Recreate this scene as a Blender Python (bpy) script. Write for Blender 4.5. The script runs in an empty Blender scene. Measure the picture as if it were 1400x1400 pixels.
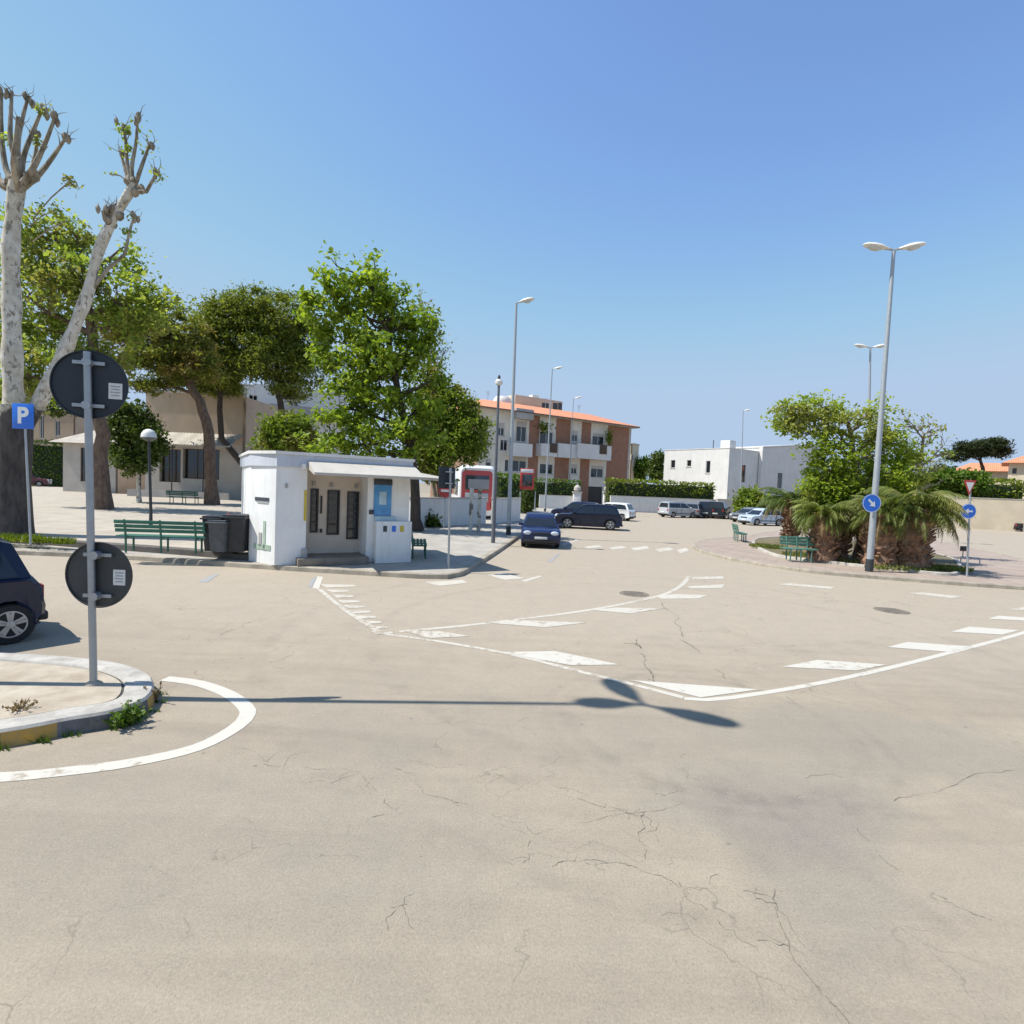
import bpy, bmesh, math, random
import numpy as np
from mathutils import Vector, Matrix

random.seed(7)
RNG = np.random.default_rng(7)
sc = bpy.context.scene
COL = sc.collection
R = math.radians

# ------------------------------------------------------------------ camera
F = 760.0                       # focal length in pixels of a 1400 px wide picture
CAM_H = 2.5
PITCH, ROLL = math.atan(35/760), R(2.4)
fw = Vector((0, math.cos(PITCH), -math.sin(PITCH)))
r0 = Vector((1, 0, 0)); u0 = Vector((0, math.sin(PITCH), math.cos(PITCH)))
rt = r0*math.cos(ROLL) + u0*math.sin(ROLL)
up = -r0*math.sin(ROLL) + u0*math.cos(ROLL)
CAM = Vector((0, 0, CAM_H))
cd = bpy.data.cameras.new('camera'); cam = bpy.data.objects.new('camera', cd); COL.objects.link(cam)
cam.matrix_world = Matrix(((rt.x, up.x, -fw.x, CAM.x), (rt.y, up.y, -fw.y, CAM.y), (rt.z, up.z, -fw.z, CAM.z), (0, 0, 0, 1)))
cd.sensor_width = 36; cd.lens = F/1400*36; cd.clip_start = .05; cd.clip_end = 8000
sc.camera = cam

def ray(px, py): return fw + rt*((px-700)/F) + up*((700-py)/F)
def P(px, py, z=0.0):
    d = ray(px, py); return CAM + d*((z-CAM_H)/d.z)
def D(px, py, y):
    d = ray(px, py); return CAM + d*(y/d.y)

# ------------------------------------------------------------------ materials
MATS = {}
def newmat(name):
    m = bpy.data.materials.new(name); m.use_nodes = True
    nt = m.node_tree; b = nt.nodes['Principled BSDF']
    MATS[name] = m
    return m, nt, b
def N(nt, t, **kw):
    n = nt.nodes.new(t)
    for k, v in kw.items(): setattr(n, k, v)
    return n
def L(nt, a, b): nt.links.new(a, b)
def mixc(nt, fac, a, b, mode='MIX'):
    n = N(nt, 'ShaderNodeMix', data_type='RGBA', blend_type=mode)
    for sock, v in ((n.inputs[0], fac), (n.inputs[6], a), (n.inputs[7], b)):
        if hasattr(v, 'is_linked'): L(nt, v, sock)
        elif isinstance(v, (int, float)): sock.default_value = v
        else: sock.default_value = (*v, 1)
    return n.outputs[2]
def noise(nt, scale, detail=4, rough=.6, vec=None, dist=0):
    n = N(nt, 'ShaderNodeTexNoise'); n.inputs['Scale'].default_value = scale
    n.inputs['Detail'].default_value = detail; n.inputs['Roughness'].default_value = rough
    n.inputs['Distortion'].default_value = dist
    if vec is not None: L(nt, vec, n.inputs['Vector'])
    return n.outputs[0]
def ramp(nt, fac, p0, p1, c0=(0, 0, 0), c1=(1, 1, 1)):
    n = N(nt, 'ShaderNodeValToRGB'); e = n.color_ramp.elements
    e[0].position = p0; e[1].position = p1; e[0].color = (*c0, 1); e[1].color = (*c1, 1)
    L(nt, fac, n.inputs[0]); return n.outputs[0]
def objco(nt): return N(nt, 'ShaderNodeTexCoord').outputs['Object']
def geopos(nt): return N(nt, 'ShaderNodeNewGeometry').outputs['Position']
def bump(nt, b, h, strength=.3, dist=.02):
    n = N(nt, 'ShaderNodeBump'); n.inputs['Strength'].default_value = strength; n.inputs['Distance'].default_value = dist
    L(nt, h, n.inputs['Height']); L(nt, n.outputs[0], b.inputs['Normal'])

def plain(name, col, rough=.6, metal=0, var=.12, scale=3, bumps=0, spec=.5, dark=None):
    m, nt, b = newmat(name)
    co = objco(nt)
    n = noise(nt, scale, 5, .65, co)
    c2 = dark if dark else tuple(c*(1-var*2.2) for c in col)
    c = mixc(nt, ramp(nt, n, .35, .68), c2, col)
    L(nt, c, b.inputs['Base Color'])
    b.inputs['Roughness'].default_value = rough; b.inputs['Metallic'].default_value = metal
    b.inputs['Specular IOR Level'].default_value = spec
    if bumps: bump(nt, b, noise(nt, scale*9, 4, .7, co), bumps, .01)
    return m

def grime(name, col, amount=.35):
    m = MATS[name]; nt = m.node_tree; b = nt.nodes['Principled BSDF']; old = b.inputs['Base Color'].links[0].from_socket; co = geopos(nt)
    mp = N(nt, 'ShaderNodeMapping'); L(nt, co, mp.inputs[0]); mp.inputs['Scale'].default_value = (3.2, 3.2, .35)
    st = ramp(nt, noise(nt, 1.3, 5, .7, mp.outputs[0]), .50, .74, (0, 0, 0), (amount,)*3)
    sp = ramp(nt, noise(nt, 9, 5, .75, co), .60, .72, (0, 0, 0), (amount*.8,)*3)
    c = mixc(nt, st, old, col); L(nt, mixc(nt, sp, c, col), b.inputs['Base Color'])
def mat_asphalt():
    m, nt, b = newmat('asphalt'); co = geopos(nt)
    base = mixc(nt, ramp(nt, noise(nt, .16, 4, .6, co), .38, .62), (.332, .283, .219), (.366, .308, .234))
    base = mixc(nt, ramp(nt, noise(nt, .9, 5, .7, co), .3, .75), base, mixc(nt, 1, base, (1.1, 1.09, 1.07), 'MULTIPLY'))
    # long faint tyre streaks across the junction
    mp = N(nt, 'ShaderNodeMapping'); L(nt, co, mp.inputs[0]); mp.inputs['Scale'].default_value = (.16, 2.2, 1); mp.inputs['Rotation'].default_value = (0, 0, R(-6))
    st = noise(nt, 1.0, 5, .6, mp.outputs[0], .6)
    base = mixc(nt, ramp(nt, st, .42, .70), base, mixc(nt, 1, base, (.87, .865, .865), 'MULTIPLY'))
    # patches with a shape of their own
    def spot(cx, cy, rx, ry, col, amount, soft=.55, nz=1.5):
        nonlocal base
        s = N(nt, 'ShaderNodeVectorMath', operation='SUBTRACT'); L(nt, co, s.inputs[0]); s.inputs[1].default_value = (cx, cy, 0)
        sc_ = N(nt, 'ShaderNodeVectorMath', operation='MULTIPLY'); L(nt, s.outputs[0], sc_.inputs[0]); sc_.inputs[1].default_value = (1/rx, 1/ry, 0)
        ln = N(nt, 'ShaderNodeVectorMath', operation='LENGTH'); L(nt, sc_.outputs[0], ln.inputs[0])
        ad = N(nt, 'ShaderNodeMath', operation='MULTIPLY_ADD'); L(nt, noise(nt, 1.4, 5, .65, co), ad.inputs[0]); ad.inputs[1].default_value = nz; L(nt, ln.outputs['Value'], ad.inputs[2])
        hv = N(nt, 'ShaderNodeMath', operation='MULTIPLY'); L(nt, ad.outputs[0], hv.inputs[0]); hv.inputs[1].default_value = .4
        mk = ramp(nt, hv.outputs[0], .4*1.35, .4*(1.35+soft), (amount,)*3, (0, 0, 0))
        base = mixc(nt, mk, base, col)
    spot(3, 45, 60, 28, (.40, .34, .264), .85, .11, .22)
    q = P(1060, 1100); spot(q.x, q.y, 1.0, .75, (.235, .216, .186), .5)
    q = P(1180, 1010); spot(q.x, q.y, 1.6, .9, (.275, .242, .195), .5)
    q = P(1120, 1200); spot(q.x, q.y, .6, .7, (.25, .222, .182), .45)
    q = P(900, 1010); spot(q.x, q.y, 4.5, 1.0, (.29, .252, .198), .4)
    q = P(250, 1130); spot(q.x, q.y, 2.6, 1.1, (.295, .257, .203), .4)
    # worn blotches, polished tracks and aggregate
    base = mixc(nt, ramp(nt, noise(nt, 2.6, 6, .72, co, .4), .36, .66), mixc(nt, 1, base, (.95, .952, .957), 'MULTIPLY'), mixc(nt, 1, base, (1.02, 1.017, 1.01), 'MULTIPLY'))
    base = mixc(nt, ramp(nt, noise(nt, 11, 5, .75, co), .40, .66), mixc(nt, 1, base, (.96, .96, .96), 'MULTIPLY'), mixc(nt, 1, base, (1.02, 1.02, 1.02), 'MULTIPLY'))
    def arc(cx, cy, rad, wd, dark):
        nonlocal base
        sb_ = N(nt, 'ShaderNodeVectorMath', operation='SUBTRACT'); L(nt, co, sb_.inputs[0]); sb_.inputs[1].default_value = (cx, cy, 0)
        ln = N(nt, 'ShaderNodeVectorMath', operation='LENGTH'); L(nt, sb_.outputs[0], ln.inputs[0])
        a1 = N(nt, 'ShaderNodeMath', operation='SUBTRACT'); L(nt, ln.outputs['Value'], a1.inputs[0]); a1.inputs[1].default_value = rad
        a2 = N(nt, 'ShaderNodeMath', operation='ABSOLUTE'); L(nt, a1.outputs[0], a2.inputs[0])
        mk = ramp(nt, a2.outputs[0], wd*.4, wd, (1, 1, 1), (0, 0, 0)); mk2 = ramp(nt, noise(nt, 1.7, 5, .7, co), .42, .7)
        base = mixc(nt, mixc(nt, 1, mk, mk2, 'MULTIPLY'), base, mixc(nt, 1, base, (dark, dark, dark*1.01), 'MULTIPLY'))
    for a_ in ((3.0, 9.6, 5.2, .14, .86), (3.0, 9.6, 6.7, .14, .88), (-2.0, 2.0, 3.4, .13, .90), (-2.0, 2.0, 4.8, .12, .90), (2.2, 6.0, 1.5, .12, .86), (2.2, 6.0, 1.75, .08, .88), (9, 3, 7.3, .2, .9)): arc(*a_)
    base = mixc(nt, ramp(nt, noise(nt, 55, 3, .85, co), .30, .72), mixc(nt, 1, base, (.80, .80, .80), 'MULTIPLY'), mixc(nt, 1, base, (1.13, 1.13, 1.12), 'MULTIPLY'))
    va = N(nt, 'ShaderNodeTexVoronoi'); L(nt, co, va.inputs['Vector']); va.inputs['Scale'].default_value = 95
    base = mixc(nt, ramp(nt, va.outputs['Color'], .0, .22, (.45,)*3, (0, 0, 0)), base, mixc(nt, 1, base, (.62, .62, .63), 'MULTIPLY'))
    # dark specks and oil drops
    vo = N(nt, 'ShaderNodeTexVoronoi'); L(nt, co, vo.inputs['Vector']); vo.inputs['Scale'].default_value = 1.6
    sp = ramp(nt, vo.outputs['Distance'], .018, .04, (.6,)*3, (0, 0, 0))
    base = mixc(nt, sp, base, (.12, .115, .105))
    # hairline crazing, only in some zones
    vv = N(nt, 'ShaderNodeTexVoronoi', feature='DISTANCE_TO_EDGE')
    wob = N(nt, 'ShaderNodeVectorMath', operation='ADD'); L(nt, co, wob.inputs[0])
    nn = N(nt, 'ShaderNodeTexNoise'); nn.inputs['Scale'].default_value = 1.3; nn.inputs['Detail'].default_value = 6; L(nt, co, nn.inputs['Vector'])
    L(nt, nn.outputs['Color'], wob.inputs[1]); L(nt, wob.outputs[0], vv.inputs['Vector']); vv.inputs['Scale'].default_value = 1.1
    cr = ramp(nt, vv.outputs['Distance'], .002, .009, (1, 1, 1), (0, 0, 0))
    msk = mixc(nt, 1, ramp(nt, noise(nt, .33, 3, .6, co), .47, .58, (0, 0, 0), (.65,)*3), ramp(nt, noise(nt, 2.3, 3, .6, co), .42, .55), 'MULTIPLY')
    mm = mixc(nt, 1, cr, msk, 'MULTIPLY')
    base = mixc(nt, mm, base, (.14, .12, .095))
    L(nt, base, b.inputs['Base Color']); b.inputs['Roughness'].default_value = .88; b.inputs['Specular IOR Level'].default_value = .25
    bump(nt, b, noise(nt, 80, 3, .85, co), .6, .008)
    return m
def mat_paint(name, col, wear=.5, base=(.33, .277, .208)):
    m, nt, b = newmat(name); co = geopos(nt)
    n = noise(nt, 7, 6, .72, co)
    big = noise(nt, .5, 2, .5, co)
    ad = N(nt, 'ShaderNodeMath', operation='MULTIPLY_ADD'); L(nt, big, ad.inputs[0]); ad.inputs[1].default_value = .5; L(nt, n, ad.inputs[2])
    c = mixc(nt, ramp(nt, ad.outputs[0], wear, wear+.11), base, col)
    L(nt, c, b.inputs['Base Color']); b.inputs['Roughness'].default_value = .7
    return m
def mat_leaf(name, a, bcol, trans=.35, rough=.5, brown=None, spec=.3):
    m, nt, b = newmat(name)
    g = N(nt, 'ShaderNodeNewGeometry')
    c = mixc(nt, g.outputs['Random Per Island'], a, bcol)
    big = noise(nt, .7, 3, .6, g.outputs['Position'])
    c = mixc(nt, ramp(nt, big, .4, .65), mixc(nt, 1, c, (.80, .82, .75), 'MULTIPLY'), mixc(nt, 1, c, (1.15, 1.1, 1.0), 'MULTIPLY'))
    if brown:
        n2 = noise(nt, .45, 2, .5, g.outputs['Position'])
        c = mixc(nt, ramp(nt, n2, .50, .62, (0, 0, 0), (.8,)*3), c, brown)
    L(nt, c, b.inputs['Base Color']); b.inputs['Roughness'].default_value = rough; b.inputs['Specular IOR Level'].default_value = spec
    tr = N(nt, 'ShaderNodeBsdfTranslucent'); L(nt, mixc(nt, 1, c, (1.25, 1.3, .7), 'MULTIPLY'), tr.inputs[0])
    ms = N(nt, 'ShaderNodeMixShader'); ms.inputs[0].default_value = trans
    out = nt.nodes['Material Output']; L(nt, b.outputs[0], ms.inputs[1]); L(nt, tr.outputs[0], ms.inputs[2]); L(nt, ms.outputs[0], out.inputs[0])
    return m
def mat_bark(name, a, c, scale=5, blot=None):
    m, nt, b = newmat(name); co = geopos(nt)
    mp = N(nt, 'ShaderNodeMapping'); L(nt, co, mp.inputs[0]); mp.inputs['Scale'].default_value = (1, 1, .35)
    n = noise(nt, scale, 6, .7, mp.outputs[0])
    col = mixc(nt, ramp(nt, n, .38, .62), a, c)
    if blot:
        vo = noise(nt, 3.2, 2, .5, co)
        col = mixc(nt, ramp(nt, vo, .56, .61), col, blot)
    L(nt, col, b.inputs['Base Color']); b.inputs['Roughness'].default_value = .9
    bump(nt, b, n, .6, .03)
    return m
def mat_tiles(name, a, c, sx, sy, mortar=(.28, .25, .22), ms=.02, coord='pos', bumps=.2, offset=0, rot=0):
    m, nt, b = newmat(name); co = geopos(nt) if coord == 'pos' else objco(nt)
    if rot or coord == 'wall':
        mp = N(nt, 'ShaderNodeMapping'); L(nt, co, mp.inputs[0])
        mp.inputs['Rotation'].default_value = (R(-90), 0, 0) if coord == 'wall' else (0, 0, rot)
        co = mp.outputs[0]
    br = N(nt, 'ShaderNodeTexBrick'); L(nt, co, br.inputs['Vector']); br.offset = offset
    br.inputs['Color1'].default_value = (*a, 1); br.inputs['Color2'].default_value = (*c, 1); br.inputs['Mortar'].default_value = (*mortar, 1)
    br.inputs['Scale'].default_value = 1; br.inputs['Mortar Size'].default_value = ms; br.inputs['Brick Width'].default_value = sx; br.inputs['Row Height'].default_value = sy
    n = noise(nt, 1.1, 5, .65, co)
    col = mixc(nt, ramp(nt, n, .3, .7), mixc(nt, 1, br.outputs[0], (.75, .74, .73), 'MULTIPLY'), br.outputs[0])
    L(nt, col, b.inputs['Base Color']); b.inputs['Roughness'].default_value = .85
    bump(nt, b, br.outputs[1], -bumps, .01)
    return m
def mat_carpaint(name, col):
    m, nt, b = newmat(name)
    n = noise(nt, 4, 4, .6, objco(nt))
    L(nt, mixc(nt, n, tuple(x*.85 for x in col), tuple(x*1.15+.002 for x in col)), b.inputs['Base Color'])
    b.inputs['Roughness'].default_value = .22; b.inputs['Specular IOR Level'].default_value = .25; b.inputs['Coat Weight'].default_value = .35; b.inputs['Coat Roughness'].default_value = .06
    return m
def mat_roof(name, a, c, coord='object'):
    m, nt, b = newmat(name); co = objco(nt)
    w = N(nt, 'ShaderNodeTexWave', wave_type='BANDS', bands_direction='X'); L(nt, co, w.inputs[0]); w.inputs['Scale'].default_value = 1.3; w.inputs['Distortion'].default_value = .4
    n = noise(nt, 1.7, 5, .7, co)
    col = mixc(nt, ramp(nt, n, .3, .7), a, c)
    col = mixc(nt, ramp(nt, w.outputs[0], .0, .5), mixc(nt, 1, col, (.8, .78, .75), 'MULTIPLY'), col)
    L(nt, col, b.inputs['Base Color']); b.inputs['Roughness'].default_value = .85
    bump(nt, b, w.outputs[0], .5, .06)
    return m

mat_asphalt()
mat_paint('road_white', (.50, .46, .385), .615)
mat_paint('road_white_strong', (.52, .485, .415), .575)
mat_paint('road_blue', (.28, .31, .34), .68)
plain('crack_tar', (.235, .20, .155), .9, var=.2, scale=6)
plain('kerb_stone', (.43, .375, .29), .85, var=.2, scale=2.2, bumps=.3)
plain('kerb_white', (.52, .485, .425), .75, var=.16, scale=3.5, bumps=.3)
plain('kerb_yellow', (.52, .30, .04), .7, scale=8, bumps=.3, dark=(.33, .23, .10))
plain('kerb_black', (.16, .155, .16), .75, scale=7, bumps=.3, dark=(.09, .09, .09))
plain('joint_dark', (.07, .065, .06), .9)
plain('island_concrete', (.46, .40, .31), .9, scale=2.5, bumps=.25, dark=(.33, .27, .20))
plain('pavement_concrete', (.42, .385, .33), .9, var=.12, scale=1.1, bumps=.2)
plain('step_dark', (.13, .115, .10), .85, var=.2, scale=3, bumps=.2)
mat_tiles('piazza_tiles', (.47, .41, .33), (.43, .375, .30), .5, .5, (.33, .29, .24), .012)
mat_tiles('pink_tiles', (.40, .31, .25), (.37, .295, .24), .4, .4, (.31, .26, .21), .012, rot=.5)
plain('soil', (.20, .15, .09), .95, scale=2.5, bumps=.5, dark=(.12, .11, .05))
plain('earth', (.32, .27, .2), .95, scale=.5)
plain('galvanised', (.36, .385, .41), .42, .55, var=.06, scale=12)
plain('pole_grey', (.40, .43, .45), .45, .3, var=.06, scale=10)
plain('pole_dark', (.05, .055, .06), .5, .2, scale=10)
plain('pole_mid', (.15, .16, .175), .5, .2, scale=10)
plain('lamp_white', (.74, .73, .68), .4, var=.05, scale=4)
plain('lamp_glass', (.55, .57, .55), .15, var=.05)
plain('sign_back', (.018, .027, .038), .55, var=.15, scale=4)
plain('sign_back_grey', (.045, .05, .052), .55, var=.15, scale=4)
plain('sticker', (.72, .72, .69), .6, var=.1, scale=30)
plain('sticker_ink', (.35, .37, .38), .7, var=.1, scale=40)
plain('sign_blue', (.022, .17, .70), .35, var=.06, scale=6)
plain('sign_white', (.80, .80, .78), .4, var=.04, scale=6)
plain('sign_red', (.55, .06, .05), .4, var=.08, scale=6)
plain('bench_green', (.03, .155, .105), .5, var=.15, scale=14)
plain('bench_green_pale', (.09, .22, .17), .55, var=.15, scale=14)
plain('bin_dark', (.03, .033, .038), .5, var=.2, scale=5)
plain('bin_grey', (.10, .11, .12), .5, var=.2, scale=5)
plain('bag_red', (.40, .06, .07), .5)
plain('bag_white', (.6, .6, .62), .5)
plain('wall_white', (.72, .705, .675), .8, var=.05, scale=.7, bumps=.1)
plain('wall_warm_white', (.74, .68, .585), .85, var=.08, scale=.5, bumps=.1)
plain('wall_cream', (.66, .56, .41), .85, var=.08, scale=.6, bumps=.1)
plain('wall_pale', (.52, .48, .43), .85, var=.10, scale=.5, bumps=.1)
plain('wall_tan', (.52, .40, .29), .85, var=.08, scale=.5, bumps=.1)
plain('wall_grey', (.46, .44, .42), .85, var=.14, scale=.6, bumps=.15)
plain('kiosk_white', (.82, .82, .80), .6, var=.05, scale=1.4)
plain('kiosk_inner', (.66, .57, .47), .75, var=.08, scale=1.5)
plain('kiosk_fascia', (.56, .59, .65), .6, var=.06, scale=1.5)
plain('kiosk_step', (.27, .225, .18), .85, var=.15, scale=3, bumps=.3)
plain('canopy_cream', (.52, .48, .41), .65, var=.05, scale=1.5)
plain('metal_dark', (.04, .042, .045), .45, .4, scale=6)
plain('glass_dark', (.018, .022, .026), .06, var=.2, scale=.8, spec=.8)
plain('glass_mid', (.05, .065, .075), .08, var=.3, scale=.6, spec=.8)
plain('poster_blue', (.10, .34, .62), .4, scale=3, dark=(.05, .22, .48))
plain('poster_pale', (.45, .62, .72), .4)
plain('yellow_label', (.65, .50, .05), .5)
plain('green_paint', (.42, .55, .43), .6)
plain('ink', (.06, .07, .08), .6)
plain('shutter_brown', (.09, .055, .035), .7, scale=3)
plain('cloth_red', (.30, .05, .05), .8)
mat_tiles('brick', (.36, .165, .095), (.32, .145, .085), .25, .075, (.34, .24, .18), .006, coord='wall', offset=.5)
mat_roof('roof_tile', (.60, .22, .11), (.70, .30, .165))
mat_roof('roof_pale', (.36, .32, .26), (.50, .46, .39))
mat_carpaint('paint_navy', (.008, .014, .038)); mat_carpaint('paint_blue', (.014, .024, .075)); mat_carpaint('paint_black', (.014, .016, .020))
mat_carpaint('paint_white', (.74, .74, .73)); mat_carpaint('paint_silver', (.40, .42, .44)); mat_carpaint('paint_grey', (.14, .15, .165))
mat_carpaint('paint_ice', (.46, .54, .64)); mat_carpaint('paint_maroon', (.10, .03, .045)); mat_carpaint('paint_red', (.50, .075, .075))
plain('tyre', (.018, .018, .019), .8, scale=20); plain('rim', (.45, .46, .47), .35, .6, var=.1, scale=10)
plain('trim_black', (.02, .02, .022), .6, scale=12); plain('headlight', (.62, .66, .70), .08, var=.1); plain('tail_light', (.35, .02, .02), .2)
plain('plate', (.75, .75, .72), .5)
mat_bark('bark_plane', (.48, .44, .37), (.66, .63, .56), 4, (.18, .16, .13))
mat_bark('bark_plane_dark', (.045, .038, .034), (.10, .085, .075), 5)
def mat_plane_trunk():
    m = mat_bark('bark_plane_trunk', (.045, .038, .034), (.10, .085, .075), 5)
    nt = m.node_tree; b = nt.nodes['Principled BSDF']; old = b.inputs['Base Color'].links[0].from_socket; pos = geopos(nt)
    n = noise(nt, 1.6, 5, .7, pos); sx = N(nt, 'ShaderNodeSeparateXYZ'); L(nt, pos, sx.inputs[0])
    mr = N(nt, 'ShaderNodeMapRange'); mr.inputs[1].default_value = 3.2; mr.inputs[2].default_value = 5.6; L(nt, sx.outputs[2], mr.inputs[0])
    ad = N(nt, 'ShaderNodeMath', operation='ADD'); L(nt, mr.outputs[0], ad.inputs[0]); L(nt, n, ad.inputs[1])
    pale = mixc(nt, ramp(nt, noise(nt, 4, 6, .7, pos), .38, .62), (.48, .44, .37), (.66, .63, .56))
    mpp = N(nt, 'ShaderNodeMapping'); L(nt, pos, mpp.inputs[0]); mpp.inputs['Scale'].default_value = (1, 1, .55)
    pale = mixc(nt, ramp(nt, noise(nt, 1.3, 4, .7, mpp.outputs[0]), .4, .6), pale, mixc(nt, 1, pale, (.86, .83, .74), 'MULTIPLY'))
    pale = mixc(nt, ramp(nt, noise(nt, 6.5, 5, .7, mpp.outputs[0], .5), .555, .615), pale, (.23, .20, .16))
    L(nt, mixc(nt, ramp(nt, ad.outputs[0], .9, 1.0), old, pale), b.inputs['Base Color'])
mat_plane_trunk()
mat_bark('bark_stub', (.13, .105, .07), (.38, .33, .25), 5)
mat_bark('bark_brown', (.10, .065, .045), (.20, .135, .095), 7)
mat_bark('bark_dark', (.035, .027, .02), (.085, .062, .045), 7)
mat_bark('bark_palm', (.16, .085, .05), (.33, .20, .125), 9)
mat_leaf('leaf_bright', (.13, .225, .02), (.36, .44, .05), .45)
mat_leaf('leaf_olive', (.11, .18, .02), (.26, .33, .045), .42, brown=(.22, .19, .05))
mat_leaf('leaf_mid', (.17, .25, .04), (.40, .46, .10), .52, brown=(.29, .26, .09))
mat_leaf('leaf_pine', (.10, .14, .022), (.28, .31, .055), .38)
mat_leaf('leaf_pine_dark', (.018, .034, .010), (.05, .068, .016), .18)
mat_leaf('leaf_pine_olive', (.13, .165, .025), (.27, .28, .05), .35, brown=(.27, .19, .06))
mat_leaf('leaf_dark', (.05, .085, .016), (.12, .165, .03), .3)
mat_leaf('leaf_hedge', (.055, .12, .012), (.14, .22, .022), .3)
mat_leaf('leaf_hedge_yellow', (.11, .17, .012), (.24, .28, .03), .35)
mat_leaf('leaf_palm', (.095, .135, .03), (.23, .26, .065), .32, brown=(.26, .22, .085))
mat_leaf('leaf_palm_dark', (.06, .10, .02), (.13, .17, .04), .25)
mat_leaf('leaf_dead', (.17, .11, .05), (.30, .22, .12), .2)
mat_leaf('leaf_island', (.19, .29, .03), (.44, .51, .065), .52, brown=(.36, .36, .11))
mat_leaf('grass_blade', (.11, .15, .03), (.24, .24, .07), .3, brown=(.26, .21, .09))
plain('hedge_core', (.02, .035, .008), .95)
for nm, c_, am in (('kiosk_white', (.55, .53, .48), .45), ('wall_white', (.45, .42, .37), .4), ('wall_warm_white', (.48, .42, .34), .4), ('wall_grey', (.3, .28, .25), .5), ('kerb_white', (.24, .21, .17), .75), ('kerb_stone', (.20, .17, .13), .75), ('kiosk_fascia', (.38, .38, .40), .5), ('island_concrete', (.27, .21, .14), .55), ('pavement_concrete', (.28, .25, .21), .5), ('canopy_cream', (.38, .34, .27), .5), ('kerb_black', (.28, .27, .26), .6), ('kerb_yellow', (.25, .19, .11), .6), ('galvanised', (.24, .25, .26), .3)): grime(nm, c_, am)
M = MATS

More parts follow.
